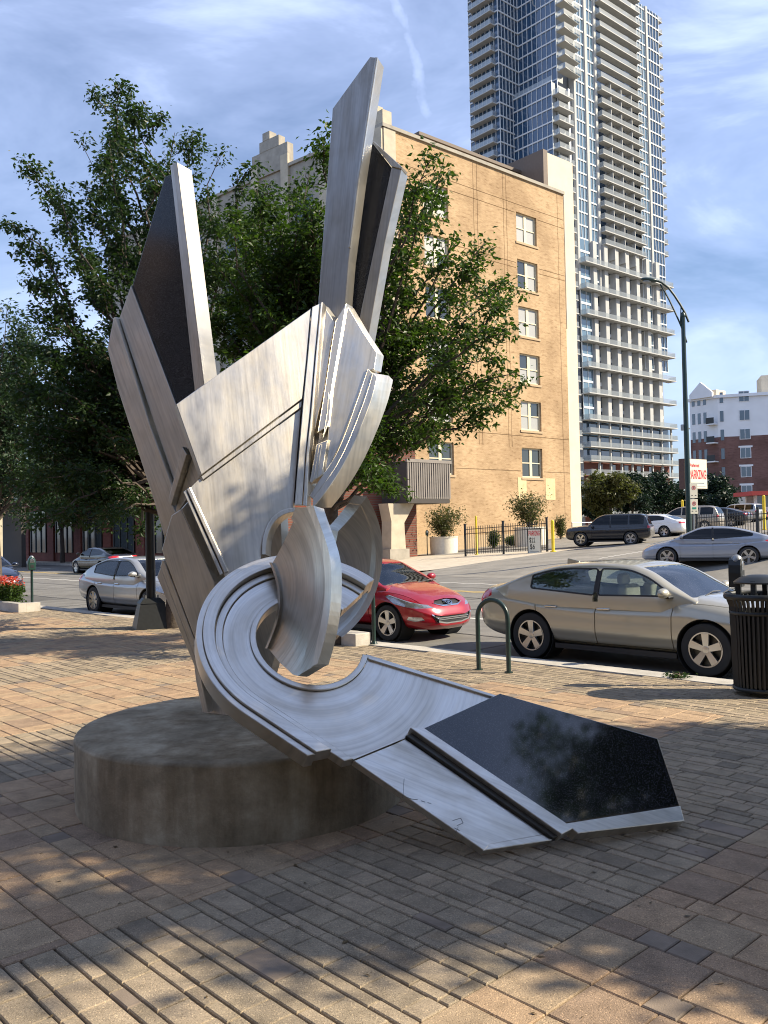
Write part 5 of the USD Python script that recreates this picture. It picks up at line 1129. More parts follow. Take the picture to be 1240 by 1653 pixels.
def tree(name, label, base, forks, tips, trunk_r, leaf_m, seed, lsize=.085, per=42, group=None, twig=.75, spread=.17, nsub=9, extra=0, density=1.0, fill=None):
    rg = np.random.default_rng(seed); t = T(name, label, 'tree', base, group=group); base = np.array(base, float)
    top = base + np.array([0, 0, forks])
    trunk = np.array([base - [0, 0, .15], base + [.02, .0, forks * .3], base + [-.03, .02, forks * .65], top])
    limbs, twigs, LP, LN = [], [], [], []
    tips = [np.array(q, float) for q in tips]
    ctr = np.mean(tips, 0)
    pool = [q for q in tips if fill is None or q[2] < fill(q[0])]
    for _ in range(extra):
        i, j, k = rg.choice(len(pool), 3, replace=False); w = rg.dirichlet([1.2] * 3); tips.append(w[0] * pool[i] + w[1] * pool[j] + w[2] * pool[k])
    for tp in tips:
        h0 = rg.uniform(.72, 1.0); st_ = base + np.array([0, 0, forks * h0]); 
        span = np.linalg.norm(tp - st_); p = bez(st_, tp, rg.uniform(.05, .22) * span, 10, rg)
        limbs.append(tube(p, np.linspace(trunk_r * .34 * min(1, span / 3.5) + .008, .006, 10), 5))
        for _ in range(int(nsub * max(.6, span / 3.0))):
            f = rg.uniform(.38, 1.0) ** .7; k = min(int(f * 9), 8); q = p[k] + (p[k + 1] - p[k]) * (f * 9 - k)
            ax = p[k + 1] - p[k]; ax /= np.linalg.norm(ax); dv = rg.normal(size=3); dv[2] += .15; dv = dv / np.linalg.norm(dv) * .8 + ax * .7
            ln = twig * rg.uniform(.35, 1.0) * (1.05 - .55 * f); e = q + dv / np.linalg.norm(dv) * ln
            tw_ = np.array([q, (q + e) / 2 + rg.normal(0, .03, 3), e]); twigs.append(tube(tw_, [.011, .007, .003], 3))
            m = int(per * density * (.5 + ln)); u = rg.uniform(.15, 1.05, (m, 1)); off = rg.normal(size=(m, 3)) * spread * (.5 + .6 * ln / twig)
            off[:, 2] *= .62
            LP.append(q + (e - q) * u + off); LN.append(off / (np.linalg.norm(off, axis=1, keepdims=True) + 1e-6))
    tk = t.part('trunk', cat([tube(trunk, [trunk_r * 1.25, trunk_r, trunk_r * .9, trunk_r * .8], 12)] + limbs), 'bark', smooth=40)
    t.part('twigs', cat(twigs), 'bark_twig', kind='stuff')
    P, N = np.vstack(LP), np.vstack(LN)
    t.part('crown', leaves_mesh(P, N, lsize, rg), leaf_m, kind='stuff')
    return t
def px_tips(px, Y, dY, seed):
    r = np.random.default_rng(seed); return [dep(x, y, Y + r.uniform(-dY, dY)) for x, y in px]
b1 = np.array([-4.25, 17.4, 0])
tree('street_tree', 'tall street tree with open pointed boughs beside the black lamp post', b1, 3.1, px_tips(
    [(190, 140), (152, 152), (216, 186), (132, 232), (252, 200), (176, 222), (312, 222), (282, 214), (356, 252), (402, 272), (428, 296), (240, 268), (40, 262), (78, 306), (8, 356), (38, 402), (100, 326), (152, 318), (48, 436), (196, 336), (215, 402),
     (62, 486), (84, 526), (40, 562), (14, 646), (34, 724), (10, 772), (90, 806), (150, 826), (208, 832), (122, 652), (60, 604), (180, 562), (226, 690), (160, 704), (300, 336), (352, 352), (336, 452), (376, 424), (250, 640), (110, 742), (60, 690), (200, 770), (170, 480), (130, 420), (260, 420), (290, 520), (20, 600), (70, 640), (40, 690), (90, 720), (140, 760), (60, 770), (20, 820), (110, 850), (180, 830), (230, 800), (240, 740), (190, 650), (150, 600), (240, 560), (60, 840), (130, 690), (230, 850)], 17.4, 2.3, 1), .15, 'leaf_dark', 21, extra=90, per=62, lsize=.10, fill=lambda x: 7.6, spread=.14)
b2 = np.array([-.86, 14.3, 0])
tree('street_tree', 'broad leafy street tree spreading behind the steel sculpture', b2, 2.9, px_tips(
    [(415, 305), (442, 326), (482, 306), (522, 222), (546, 268), (502, 268), (582, 318), (692, 262), (716, 258), (672, 306), (652, 336), (702, 302), (742, 384), (768, 402), (722, 424), (762, 444), (812, 458), (832, 476), (792, 486), (802, 542), (838, 602),
     (842, 622), (800, 646), (762, 662), (722, 692), (692, 706), (642, 742), (662, 692), (604, 782), (592, 706), (452, 402), (404, 452), (384, 502), (482, 452), (432, 562), (522, 402), (642, 502), (702, 524), (742, 564), (642, 602), (682, 622), (582, 602), (360, 560), (450, 500), (560, 540), (600, 420), (620, 660), (560, 780), (640, 790), (380, 380), (420, 400), (460, 440), (500, 430), (350, 470), (400, 520), (440, 480), (480, 520), (520, 470), (372, 340), (450, 360), (490, 372), (340, 420), (334, 520), (420, 600), (380, 600), (470, 590), (500, 330), (530, 360), (410, 350)], 14.3, 1.9, 2), .14, 'leaf', 22, extra=110, per=64, lsize=.09, twig=.7, spread=.14, fill=lambda x: 8.0 - 1.15 * max(0, x + .9))
tree('street_tree', 'paler bluish tree farther along the kerb behind the tall street tree', (-12.2, 27.2, 0), 3.0, px_tips(
    [(10, 510), (45, 515), (70, 540), (-40, 530), (-90, 560), (20, 580), (-20, 620), (60, 640), (-60, 680), (30, 720), (-100, 740), (70, 760), (0, 800), (-60, 820), (90, 700), (20, 680), (50, 760), (90, 800), (40, 840), (-10, 740), (110, 760)], 27.2, 2.6, 3), .16, 'leaf_blue', 23, extra=26, per=44, lsize=.13, twig=1.2, spread=.28)
tree('street_tree', 'dark tree in front of the red brick shop building', ST(28.6, -50), 3.0, [ST(28.6 + a, -50 + b, c) for a, b, c in ((-2, -2, 6), (2, -3, 7), (0, 3, 7.2), (-2, 3, 5.4), (1, 0, 8.2), (-3, 0, 5), (3, 2, 6), (0, -5, 6), (-1, 5, 6), (-2.5, 2, 6.5))], .16, 'leaf_dark', 24, extra=22, per=50, lsize=.2, twig=1.6, spread=.4)
tree('street_tree', 'second dark tree before the shop building near the pale portico', ST(28.4, -62), 3.0, [ST(28.4 + a, -62 + b, c) for a, b, c in ((-2, -2, 6), (2, -3, 7), (0, 3, 7.2), (-2, 3, 5.4), (1, 0, 8.2), (-3, 0, 5), (3, 2, 6), (0, -5, 6), (-1, 5, 6), (-2.5, 2, 6.5))], .16, 'leaf_dark', 25, extra=22, per=50, lsize=.2, twig=1.6, spread=.4)
# trees of the plaza out of frame: they shade the paving and show in the polished granite
def round_tips(c, rx, ry, rz, n, seed):
    r = np.random.default_rng(seed); u = r.normal(size=(n, 3)); u /= np.linalg.norm(u, axis=1, keepdims=True); k = r.uniform(.55, 1, (n, 1)) ** .5
    return [np.array(c) + q for q in u * k * [rx, ry, rz]]
tree('plaza_tree', 'plaza tree out of frame whose crown shades the sculpture', (9.6, 5.4, 0), 2.6, round_tips((8.8, 5.2, 6.1), 4.3, 2.6, 2.2, 62, 31), .16, 'leaf', 26, extra=60, per=84, lsize=.14, twig=.95, spread=.22, nsub=8)
tree('plaza_tree', 'plaza tree out of frame shading the near paving', (9.0, .6, 0), 3.2, round_tips((8.6, .9, 6.6), 3.9, 2.1, 2.2, 15, 32), .16, 'leaf', 27, extra=2, per=90, lsize=.14, twig=.8, spread=.26, nsub=6)
def shrub(name, label, base, h, r, leaf_m, seed, n=14, lsize=.08, per=26, cat_='shrub'):
    rg = np.random.default_rng(seed); base = np.array(base, float); t = T(name, label, cat_, base); st_, LP = [], []
    for k in range(n):
        a = rg.uniform(0, 2 * np.pi); e = base + np.array([math.cos(a) * r * rg.uniform(.2, 1), math.sin(a) * r * rg.uniform(.2, 1), h * rg.uniform(.55, 1)])
        p = bez(base + rg.normal(0, .04, 3) * [1, 1, 0], e, .1 * h, 7, rg); st_.append(tube(p, np.linspace(.025, .006, 7), 4))
        for _ in range(7):
            f = rg.uniform(.3, 1); q = p[min(int(f * 6), 6)]; LP.append(q + rg.normal(size=(per, 3)) * [.16 * r + .06, .16 * r + .06, .10 * h])
    t.part('stem', cat(st_), 'bark_twig'); P = np.vstack(LP); t.part('foliage', leaves_mesh(P, np.zeros_like(P), lsize, rg), leaf_m, kind='stuff'); return t
# ---------------------------------------------------------------- street furniture
# bike rack
r0, r1 = gnd(773, 1081, 0), gnd(821.5, 1086, 0)
rk = T('bike_rack', 'dark green hoop bike rack set in the paving beside the beige sedan', 'bike rack', (*(r0 + r1)[:2] / 2, 0))
dv = (r1 - r0) / np.linalg.norm(r1 - r0); wd = np.linalg.norm(r1 - r0)
an = np.linspace(np.pi, 0, 17); top = .92 - wd / 2
path = [r0 + [0, 0, z] for z in (0, .3, top * .99)] + [(r0 + r1) / 2 + dv * math.cos(a) * wd / 2 + np.array([0, 0, top + math.sin(a) * wd / 2]) for a in an[1:-1]] + [r1 + [0, 0, z] for z in (top * .99, .3, 0)]
rk.part('hoop', tube(path, .030, 12), 'green_iron', smooth=50)
for q in (r0, r1): rk.part('foot_flange', cyl(q, q + [0, 0, .012], .055), 'green_iron')
# parking meters
def meter(name, label, p, h, two=False, face=0., head='meter_green'):
    t = T(name, label, 'parking meter', p, group=None); p = np.array(p, float)
    t.part('post', cyl(p - [0, 0, .05], p + [0, 0, h - .30], .032, n=12), 'green_iron', smooth=40)
    t.part('base_collar', cyl(p, p + [0, 0, .05], .06, .04), 'green_iron')
    u = np.array([math.cos(face), math.sin(face), 0]); w = np.array([-u[1], u[0], 0])
    for k in ((-1, 1) if two else (0,)):
        c = p + w * .10 * k + np.array([0, 0, h - .30])
        pr = Polygon([(-.085, 0), (.085, 0), (.10, .16), (.09, .25), (.06, .31), (0, .335), (-.06, .31), (-.09, .25), (-.10, .16)])
        hd = t.part('meter_head', Plane(c + u * .065, u).slab(Polygon([(a * .95, b) for a, b in pr.exterior.coords]), .13, bev=.012), head, smooth=30)
        t.part('window_hood', Plane(c + u * .072, u).slab(Polygon([(-.055, .19), (.055, .19), (.048, .27), (0, .295), (-.048, .27)]), .01), 'chrome' if not two else 'gray_metal', under=hd)
        t.part('dome', m3.Manifold.sphere(1, 20).scale([.068, .068, .085]).rotate([0, 0, math.degrees(face)]).translate(list(c + np.array([0, 0, .285]))), 'gray_metal', under=hd, smooth=40)
        t.part('coin_plate', Plane(c + u * .070, u).slab(Polygon([(-.04, .05), (.04, .05), (.04, .13), (-.04, .13)]), .01), 'black_plastic', under=hd)
    if two: t.part('yoke', rbox(p + [0, 0, h - .33], (.09, .30, .07), .02, face), 'green_iron')
    return t
meter('parking_meter', 'green parking meter with pale dome standing alone on the kerb near the flowers', (*gnd(52, 986, 0)[:2], 0), 1.34, face=-1.0)
meter('parking_meter', 'meter on a thin green post between the scoops and the red sedan', (*gnd(604, 1040, 0)[:2], 0), 1.55, face=-1.0)
mr = dep(1191, 960, 9.95)
meter('parking_meter', 'dark parking meter behind the black litter bin', (mr[0], mr[1], 0), 1.42, two=False, face=-.6, head='bin_black')
pw = dep(690, 890, 57); meter('parking_meter', 'small parking meter before the tan wall near the canopy', (pw[0], pw[1], zat(pw[0], pw[1])), 1.6, face=-1.3)
# litter bin
bc = gnd(1228, 1128, 0); bc = np.array([bc[0] + .14, bc[1] + .27, 0])
_lb = T('litter_bin', 'black slatted metal litter bin with a raised lid at the edge of the plaza', 'litter bin', bc)
def LBP(nm, m, mat, **k):
    m = m.copy(); v = np.array(m.vertices); v[:, 2] *= 1.13; m.vertices = v; _lb.part(nm, m, mat, **k)
nsl = 40
for k in range(nsl):
    a = 2 * math.pi * k / nsl; c, s_ = math.cos(a), math.sin(a)
    pts = [bc + np.array([c * r, s_ * r, z]) for r, z in ((.275, .05), (.285, .30), (.29, .60), (.30, .84), (.335, .93))]
    LBP('slat', cat([tube(pts, .0165, 4)]), 'bin_black')
LBP('liner', lathe([(0, .04), (.258, .04), (.272, .80), (.262, .80), (.25, .06), (0, .06)], bc, 32), 'liner_black', smooth=40)
for r, z, q in ((.292, .06, .02), (.307, .78, .018), (.355, .935, .028)):
    LBP('hoop', lathe([(r + q * .6 * math.cos(a), z + q * math.sin(a)) for a in np.linspace(0, 2 * np.pi, 9)], bc, 40), 'bin_black', smooth=True)
for k in range(4):
    a = 2 * math.pi * k / 4 + .9; LBP('lid_bracket', bx(bc + np.array([math.cos(a) * .22, math.sin(a) * .22, 1.0]), (.05, .05, .17), a), 'bin_black')
LBP('lid', lathe([(0, 1.14), (.10, 1.135), (.20, 1.112), (.265, 1.07), (.262, 1.055), (.19, 1.075), (0, 1.085)], bc, 40), 'bin_black', smooth=50)
LBP('body_shell', lathe([(.262, .06), (.272, .80)], bc, 32), 'bin_black')
# ornamental lamp post with its tapered base
lp = gnd(238, 1016, 0); lp = np.array([lp[0], lp[1] + .3, 0])
lm = T('lamp_post', 'black ornamental lamp post with a wide square tapered base', 'lamp post', lp)
def frustum(c, a, b, z0, z1, rz=.4):
    v = []
    for s_, z in ((a, z0), (b, z1)):
        for k in range(4):
            q = rz + math.pi / 4 + k * math.pi / 2; v.append([c[0] + s_ * 1.414 * math.cos(q), c[1] + s_ * 1.414 * math.sin(q), z])
    f = [[0, 2, 1], [0, 3, 2], [4, 5, 6], [4, 6, 7]] + [x for i in range(4) for x in ([i, (i + 1) % 4, 4 + (i + 1) % 4], [i, 4 + (i + 1) % 4, 4 + i])]
    return trimesh.Trimesh(np.array(v), np.array(f), process=False)
lm.part('base', frustum(lp, .34, .235, 0, .50), 'black_iron'); lm.part('base_cap', frustum(lp, .25, .16, .502, .60), 'black_iron')
for k in range(4):
    a = .4 + math.pi / 4 + k * math.pi / 2; lm.part('anchor_bolt', cyl(lp + [math.cos(a) * .17, math.sin(a) * .17, .58], lp + [math.cos(a) * .17, math.sin(a) * .17, .66], .02, n=8), 'gray_metal')
lm.part('pole', cyl(lp + [0, 0, .6], lp + [0, 0, 4.6], .095, .075, 20), 'black_iron', smooth=40)
lm.part('lantern', lathe([(0, 5.3), (.16, 5.25), (.25, 5.0), (.2, 4.7), (.1, 4.6), (0, 4.6)], lp, 20), 'black_iron', smooth=40)
lm.part('banner_bracket', cat([cyl(lp + [0, 0, 3.2], lp + [.02, 0, 3.2], .11), bx(lp + [-.15, 0, 2.6], (.05, .03, .9))]), 'gray_metal')
# tall street lamp with a curved double arm
sl = dep(1113, 868, 36.0); sl[2] = 0
st_ = T('street_lamp', 'tall dark street lamp whose curved twin arm hangs over the tower', 'street lamp', (*sl[:2], 0))
ptop = dep(1110, 513, 36.0)
ztop = ptop[2]
st_.part('pole', cyl([sl[0], sl[1], -.2], [sl[0], sl[1], ztop + .1], .125, .085, 20), 'green_iron', smooth=40)
st_.part('finial', lathe([(0, ztop + .28), (.06, ztop + .22), (.11, ztop + .12), (.10, ztop + .04), (0, ztop + .04)], (sl[0], sl[1], 0), 16), 'green_iron', smooth=40)
arm1 = [dep(x, y, 36.0) for x, y in ((1112, 520), (1106, 505), (1098, 491), (1089, 477), (1079, 464), (1068, 456), (1058, 452), (1048, 451))]
arm2 = [dep(x, y, 36.0) for x, y in ((1109, 553), (1104, 537), (1097, 520), (1089, 502), (1081, 485), (1073, 470), (1066, 459))]
st_.part('arm', tube(arm1, .048, 8), 'green_iron', smooth=40); st_.part('lower_arm', tube(arm2, .036, 8), 'green_iron', smooth=40)
st_.part('arm_strut', tube([dep(1098.5, 524, 36), dep(1099.5, 493, 36)], .022, 6), 'green_iron')
hp = dep(1048, 452, 36.0)
st_.part('lamp_head', m3.Manifold.sphere(1, 24).scale([.36, .17, .10]).rotate([0, 8, 0]).translate(list(hp)), 'green_iron', smooth=40)
st_.part('lens', m3.Manifold.sphere(1, 20).scale([.20, .13, .09]).translate(list(hp + [-.06, 0, -.05])), 'gray_metal', smooth=40)
cp = dep(1104, 692, 36.0)
st_.part('camera_arm', cat([cyl(cp + [.25, 0, 0], cp, .03, n=8), rbox(cp + [-.06, 0, .05], (.12, .10, .26), .03)]), 'gray_metal')
# no-parking signs on a thin post in front of it
ns = dep(1119.5, 805, 35.3); 
e1s, ups = np.array([.985, .17, 0]), np.array([0, 0, 1.]); nn = np.cross(e1s, ups)
nps = T('parking_sign', 'pair of small white kerb parking signs in front of the street lamp pole', 'sign', (ns[0], ns[1], 0))
PN = Plane(ns + nn * .05, nn); PN.e1, PN.e2 = e1s, ups
sc_ = 35.3 / 1400
nps.part('post', cyl([ns[0], ns[1], -.2], [ns[0], ns[1], ns[2] + .6], .028, n=8), 'gray_metal')
for k in (0, 1):
    y0 = (.02 if k == 0 else -.62)
    b = nps.part('sign_plate', PN.slab(Polygon([(-.165, y0), (.165, y0), (.165, y0 + .60), (-.165, y0 + .60)]).buffer(-.02).buffer(.02), .012), 'sign_white')
    th_ = np.linspace(0, 2 * np.pi, 28); cc = np.c_[.085 * np.cos(th_), y0 + .42 + .085 * np.sin(th_)]; ci = np.c_[.066 * np.cos(th_), y0 + .42 + .066 * np.sin(th_)]
    ringp = Polygon(cc).difference(Polygon(ci)).union(LineString([(-.05, y0 + .47), (.05, y0 + .37)]).buffer(.010))
    nps.part('red_ring', xpoly(ringp, PN.P + nn * .002, e1s, ups, nn, .003), 'sign_red', under=b)
    nps.part('letter', text('P', .09, PN.P + ups * (y0 + .42) + nn * .001, e1s, ups, .002, True), 'sign_black', under=b)
    for x in (-.08, .08): nps.part('arrow', xpoly(Polygon([(x - .045, y0 + .11), (x, y0 + .09), (x + .045, y0 + .11), (x, y0 + .13)]), PN.P + nn * .002, e1s, ups, nn, .002), 'sign_black', under=b)
    if k: nps.part('green_panel', xpoly(sbox(-.09, y0 + .19, .09, y0 + .27), PN.P + nn * .002, e1s, ups, nn, .002), 'sign_green', under=b)
# big PARKING sign on a post
pg = dep(1103, 765, 46.0)
e1p = np.array([.80, .60, 0]); nnp = np.cross(e1p, ups); wS = 1.85
ps = T('car_park_sign', 'large cream sign box with red lettering behind the street lamp pole', 'sign', (pg[0], pg[1], 0))
zc_ = pg[2]; c0s = pg + e1p * .35
ps.part('box', obox(c0s[:2], e1p[:2], wS, -nnp[:2], .50, zc_ - .78, zc_ + .84), 'sign_brown')
ps.part('face', obox(c0s[:2] + nnp[:2] * .02, e1p[:2], wS - .04, -nnp[:2], .018, zc_ - .76, zc_ + .82), 'sign_white')
fc = c0s + e1p * wS / 2 + nnp * .022
ps.part('lettering', cat([text('Preferred', .17, fc + ups * .48 - e1p * .25, e1p, ups, .006, True, width=.85), text('PARKING', .46, fc + ups * .0, e1p, ups, .006, True, width=1.66)]), 'sign_red', label='red words on the sign face', kind='stuff')
ps.part('rule', xpoly(sbox(-.6, -.50, .6, -.45).union(sbox(-.75, -.66, .75, -.64)), fc, e1p, ups, nnp, .004), 'gray_metal')
ps.part('post', obox(c0s[:2] + e1p[:2] * .62 - nnp[:2] * .15, e1p[:2], .22, -nnp[:2], .2, 0, zc_ - .78), 'black_iron')
# black iron fences
def fence(name, label, a, b, h, posts, group=None, step=.14):
    a, b = np.array(a, float), np.array(b, float); u = (b - a)[:2] / np.linalg.norm((b - a)[:2]); L = np.linalg.norm((b - a)[:2]); w = np.array([-u[1], u[0]])
    t = T(name, label, 'fence', a); z = lambda l: a[2] + (b[2] - a[2]) * l / L
    def bar(l, r, z0, z1): p = a[:2] + u * l; return obox(p - u * r - w * r, u, 2 * r, w, 2 * r, z(l) + z0, z(l) + z1)
    for l in posts: t.part('post', cat([bar(l * L, .05, -.2, h + .12), bar(l * L, .065, h + .12, h + .18)]), 'black_iron')
    for zz in (.22, h - .42, h - .16):
        v = obox(a[:2] - w * .022, u, L, w, .044, zz - .02, zz + .02); vv = np.array(v.vertices); l = (vv[:, :2] - a[:2]) @ u; vv[:, 2] += z(l); v.vertices = vv; t.part('rail', v, 'black_iron')
    for k in range(1, int(L / step)): t.part('picket', bar(k * L / int(L / step), .013, .1, h), 'black_iron')
    return t, a, b, u
fa, fb = dep(752, 904, 50.5), dep(884, 904, 47.8)
fa[2], fb[2] = zat(*fa[:2]), zat(*fb[:2])
_, _, _, fu = fence('iron_fence', 'black iron picket fence with three posts in front of the tan wall', fa, fb, 1.72, (0, .48, 1.0))
fc_, fd_ = dep(1126, 866, 46), dep(1262, 872, 42.5); fc_[2], fd_[2] = zat(*fc_[:2]), zat(*fd_[:2])
fence('iron_fence', 'black iron picket fence in front of the parked row behind the blue grey sedan', fc_, fd_, 1.35, (0, .37, .74, 1.0))
# rate board hung on the fence
rb0 = dep(864, 880, 47.75); e1f = np.array([*fu, 0]); nf = np.cross(e1f, ups)
if nf[1] < 0: pass
bd = T('rate_board', 'white parking rate board with red heading hung on the iron fence', 'sign', rb0)
PB_ = rb0 + nf * .10
bd.part('board', xpoly(sbox(-.36, -.86, .36, .86), PB_ - nf * .02, e1f, ups, nf, .02), 'sign_white')
bd.part('frame', xpoly(sbox(-.40, -.90, .40, .90).difference(sbox(-.36, -.86, .36, .86)), PB_ - nf * .022, e1f, ups, nf, .03), 'black_iron')
bd.part('heading', text('PARKING', .26, PB_ + ups * .66, e1f, ups, .006, True, width=.66), 'sign_red', kind='stuff')
bd.part('price', text('$11', .26, PB_ + ups * .28 - e1f * .12, e1f, ups, .006, True, width=.34), 'sign_black', kind='stuff'); bd.part('price', text('$6', .26, PB_ - ups * .08 - e1f * .12, e1f, ups, .006, True, width=.28), 'sign_black', kind='stuff')
bd.part('small_print', cat([xpoly(sbox(-.25, z, .25, z + .03), PB_, e1f, ups, nf, .004) for z in (-.36, -.46, -.56, -.66)]), 'gray_metal', kind='stuff')
# yellow posts
def post(label, px, py, Y, h, r):
    p = dep(px, py, Y); p[2] = zat(*p[:2]); t = T('yellow_post', label, 'bollard', p); t.part('tube', cyl(p - [0, 0, .2], p + [0, 0, h], r, n=14), 'yellow_paint', smooth=40); t.part('cap', m3.Manifold.sphere(r, 14).translate(list(p + [0, 0, h])), 'yellow_paint', smooth=40)
    t.part('foot', cyl(p, p + [0, 0, .04], r * 1.9, n=12), 'yellow_paint')
post('tall thin yellow pipe behind the iron fence', 770, 904, 51.5, 2.25, .06); post('yellow bollard just beyond the end post of the iron fence', 893.5, 904, 47.0, 1.65, .085)
post('yellow post behind the tan minivan roof', 1103, 862, 72, 2.1, .10); post('yellow post beside the kiosk with the red roof', 1235, 872, 52, 2.0, .09)
# planters with shrubs
def planter(label, px, py, Y, r, h, sh_label, seed, sh, leafm):
    p = dep(px, py, Y); p[2] = zat(*p[:2]); t = T('planter', label, 'planter', p)
    t.part('tub', lathe([(0, -.1), (r * .96, -.1), (r, h * .5), (r * .99, h - .08), (r * 1.02, h - .07), (r * 1.02, h), (r * .9, h), (r * .88, h - .12), (0, h - .12)], p, 36), 'planter_white', smooth=40); t.part('soil', lathe([(0, h - .06), (r * .88, h - .1)], p, 24), 'soil')
    shrub('shrub', sh_label, p + [0, 0, h - .12], sh[0], sh[1], leafm, seed, n=18, lsize=.16, per=20)
planter('round white concrete planter beside the canopy pier', 717, 892, 57.5, .93, 1.12, 'loose leafy shrub growing in the planter by the pier', 41, (2.3, 1.5), 'leaf_olive')
planter('round white planter half hidden behind the iron fence', 856, 880, 58.5, 1.05, 1.25, 'taller bushy shrub growing in the planter behind the fence', 42, (2.8, 1.6), 'leaf_olive')
for k, (px, py, Y, h, r, lb_) in enumerate(((797, 890, 60, 1.3, .45, 'small dark green bush at the foot of the tan wall'), (905, 874, 66, 1.8, .5, 'thin shrub at the far end of the tan wall'), (830, 886, 61, .8, .7, 'low weedy bush beside the fenced path'))):
    p = dep(px, py, Y); p[2] = zat(*p[:2]); shrub('shrub', lb_, p, h, r, 'leaf' if k != 1 else 'leaf_olive', 50 + k, n=12, lsize=.12)
# trees and bushes at the foot of the tower
def bush(label, px, py, Y, w, h, leafm, seed, nm='tree'):
    p = dep(px, py, Y); p[2] = zat(*p[:2]) if Y < 80 else 2.4
    tree('background_tree', label, p, h * .25, [p + q for q in (np.array(round_tips((0, 0, h * .58), w, w, h * .42, 16, seed)))], .14, leafm, seed, extra=6, per=70, lsize=.38, twig=w * .5, spread=w * .16, nsub=8)
bush('olive green tree at the foot of the tower behind the black boxy car', 985, 845, 86, 2.4, 5.0, 'leaf_olive', 61)
for k, (x, Y, w, h) in enumerate(((1022, 100, 3.0, 5.4), (1046, 104, 3.2, 5.8), (1070, 108, 3.0, 4.8), (1092, 112, 2.4, 4.4), (1148, 104, 2.8, 5.2), (1168, 100, 2.0, 3.2), (960, 98, 2.0, 3.5))):
    bush(('dark evergreen between the white sedan and the tower', 'rounded dark evergreen above the white sedan', 'dark evergreen above the tan minivan roof', 'small dark evergreen against the street lamp pole', 'dark evergreen below the big cream sign', 'low dark shrub before the cream apartment base', 'thin shrub at the stair shaft corner')[k], x, 840, Y, w, h, 'leaf_conifer', 70 + k)
# kiosk with the red roof
kp = dep(1236, 850, 72); kp[2] = zat(*kp[:2])
kk = T('kiosk', 'small attendant kiosk with a red pyramid roof in the lot', 'kiosk', kp)
kk.part('wall', cat([bx(kp + [0, 0, .5], (2.6, 2.2, 1.0)), bx(kp + [-1.2, -1.0, 1.6], (.2, .2, 1.4)), bx(kp + [1.2, -1.0, 1.6], (.2, .2, 1.4)), bx(kp + [0, .9, 1.6], (2.4, .2, 1.4))]), 'white_wall'); kk.part('roof', frustum(kp, 2.0, .3, 2.3, 3.1, 0.), 'red_roof'); kk.part('fascia', bx(kp + [0, 0, 2.12], (3.7, 3.7, .34)), 'red_roof')
kk.part('window', bx(kp + [0, -.98, 1.6], (2.2, .05, 1.2)), 'apartment_glass')
# planter of flowers on the kerb, low edging blocks
fl = gnd(30, 989, 0) - np.array([*(US * 1.2), 0])
fb_ = T('flower_bed', 'bed of orange red flowers in a low pale concrete edging', 'flower bed', (fl[0], fl[1], 0))
fb_.part('edging', obox(fl[:2] - US * 3.0, US, 4.2, VS, .2, -.02, .22), 'kerb_stone'); fb_.part('edging', obox(fl[:2] + US * .98 + VS * .203, VS, .35, US, .22, -.02, .216), 'kerb_stone')
fb_.part('soil', obox(fl[:2] - US * 3.0 + VS * .2, US, 3.95, VS, .35, -.02, .16), 'soil')
rf_ = np.random.default_rng(8); P_f = np.array([[*(fl[:2] + US * rf_.uniform(-2.9, .30) + VS * rf_.uniform(.15, .55)), rf_.uniform(.2, .66)] for _ in range(3600)]); fb_.part('leaves', leaves_mesh(P_f, np.zeros_like(P_f), .09, rf_), 'leaf', kind='stuff')
P_f = np.array([[*(fl[:2] + US * rf_.uniform(-2.9, .25) + VS * rf_.uniform(.15, .55)), rf_.uniform(.6, .86)] for _ in range(1100)]); fb_.part('blossoms', leaves_mesh(P_f, np.zeros_like(P_f), .07, rf_), 'flower', kind='stuff')
eb = gnd(560, 1043, 0)
solo('edging_block', rbox(eb + np.array([.05, .25, .09]), (.62, .35, .22), .012, -.785), 'kerb_stone', 'low pale concrete block behind the scoops near the kerb', 'kerb block')
g_ = gnd(1092, 1094, 0); shrub('grass_tuft', 'tuft of weeds growing in a paving joint near the litter bin', (*g_[:2], 0), .07, .09, 'leaf_dark', 91, n=8, lsize=.035, per=4, cat_='weeds')
hl = dep(920, 862, 62); 
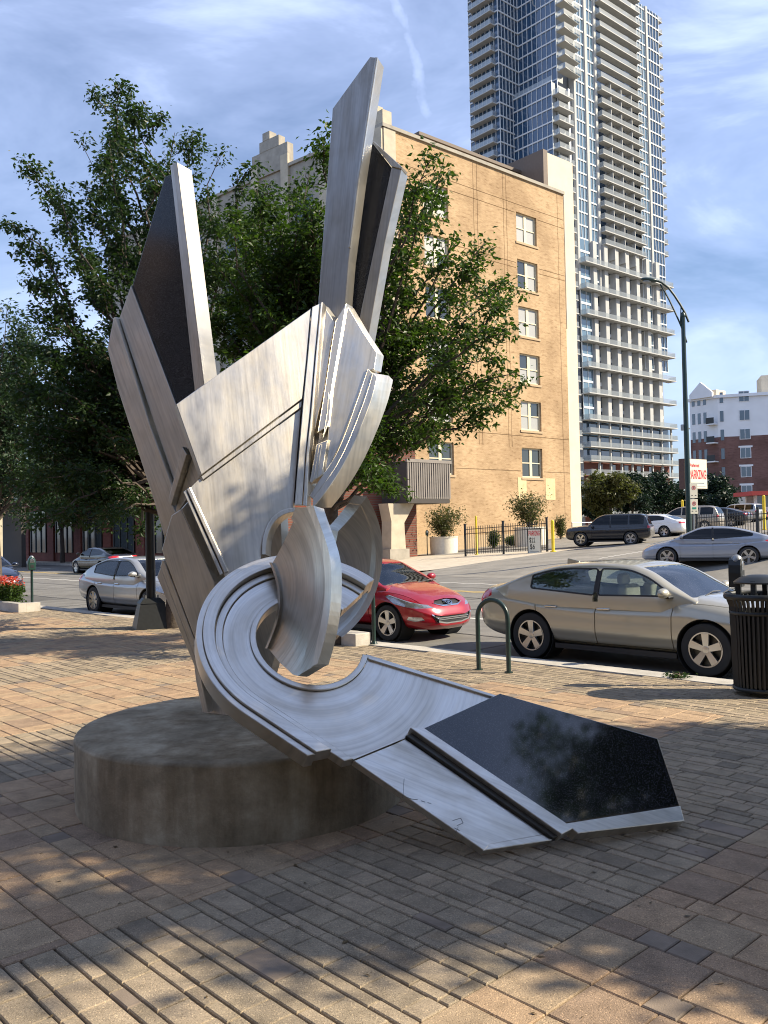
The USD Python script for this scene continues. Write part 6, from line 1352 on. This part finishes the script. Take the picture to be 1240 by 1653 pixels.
# guard rail at the stair shaft
gr0 = dep(924, 866, 66); gr0[2] = zat(*gr0[:2]); u2 = np.array([.9, .43, 0])
gt = T('guard_rail', 'grey tube guard rail beside the stair shaft', 'railing', gr0)
for k in range(3): gt.part('post', cyl(gr0 + u2 * 1.6 * k, gr0 + u2 * 1.6 * k + [0, 0, 1.2], .04, n=8), 'gray_metal')
for z in (.6, 1.18): gt.part('rail', cyl(gr0 + [0, 0, z], gr0 + u2 * 3.2 + [0, 0, z], .035, n=8), 'gray_metal')

# fallen leaves and grit on the paving, tar seams on the road
rl = np.random.default_rng(77); P_l = []
while len(P_l) < 170:
    y = rl.uniform(3, 12); x = rl.uniform(-.46, .46) * y
    if (x + y) * .7071 < 9.6 and math.hypot(x - PC[0], y - PC[1]) > 1.25: P_l.append([x, y, .006])
P_l = np.array(P_l); lm_ = leaves_mesh(P_l, np.zeros_like(P_l), .035, rl, droop=0.); v = np.array(lm_.vertices); v[:, 2] = .003 + np.abs(v[:, 2] - .006) * .15; lm_.vertices = v
solo('fallen_leaves', lm_, 'leaf_fallen', 'small dry leaves scattered over the plaza paving', 'leaves', kind='stuff')
ts_ = []
for s0, t0, n_, ds in ((12.6, -30, 26, .0), (16.2, -40, 30, .02), (19.6, -60, 40, -.01), (22.6, -50, 40, .0)):
    pts = [VS * (s0 + ds * k + rl.normal(0, .05)) + US * (t0 + 1.6 * k) for k in range(n_)]; ts_.append(LineString(pts).buffer(.035))
for t0 in (-33, -24, -15.5, -9, -4):
    pts = [VS * (10.6 + k * 1.7) + US * (t0 + rl.normal(0, .12)) for k in range(10)]; ts_.append(LineString(pts).buffer(.03))
solo('tar_seams', xpoly(unary_union(ts_), np.array([0, 0, -.1275]), np.array([1., 0, 0]), np.array([0, 1., 0]), UP3, .002), 'tar', kind='structure')
solo('road_patches', cat([sheet(s0, s1, t0, t1, lambda s, t: -.1285 + 0 * s) for s0, s1, t0, t1 in ((12.9, 15.6, -19, -12.5), (17.2, 19.4, -29, -21), (11.0, 12.6, -38, -27))]), 'asphalt_patch', kind='structure')
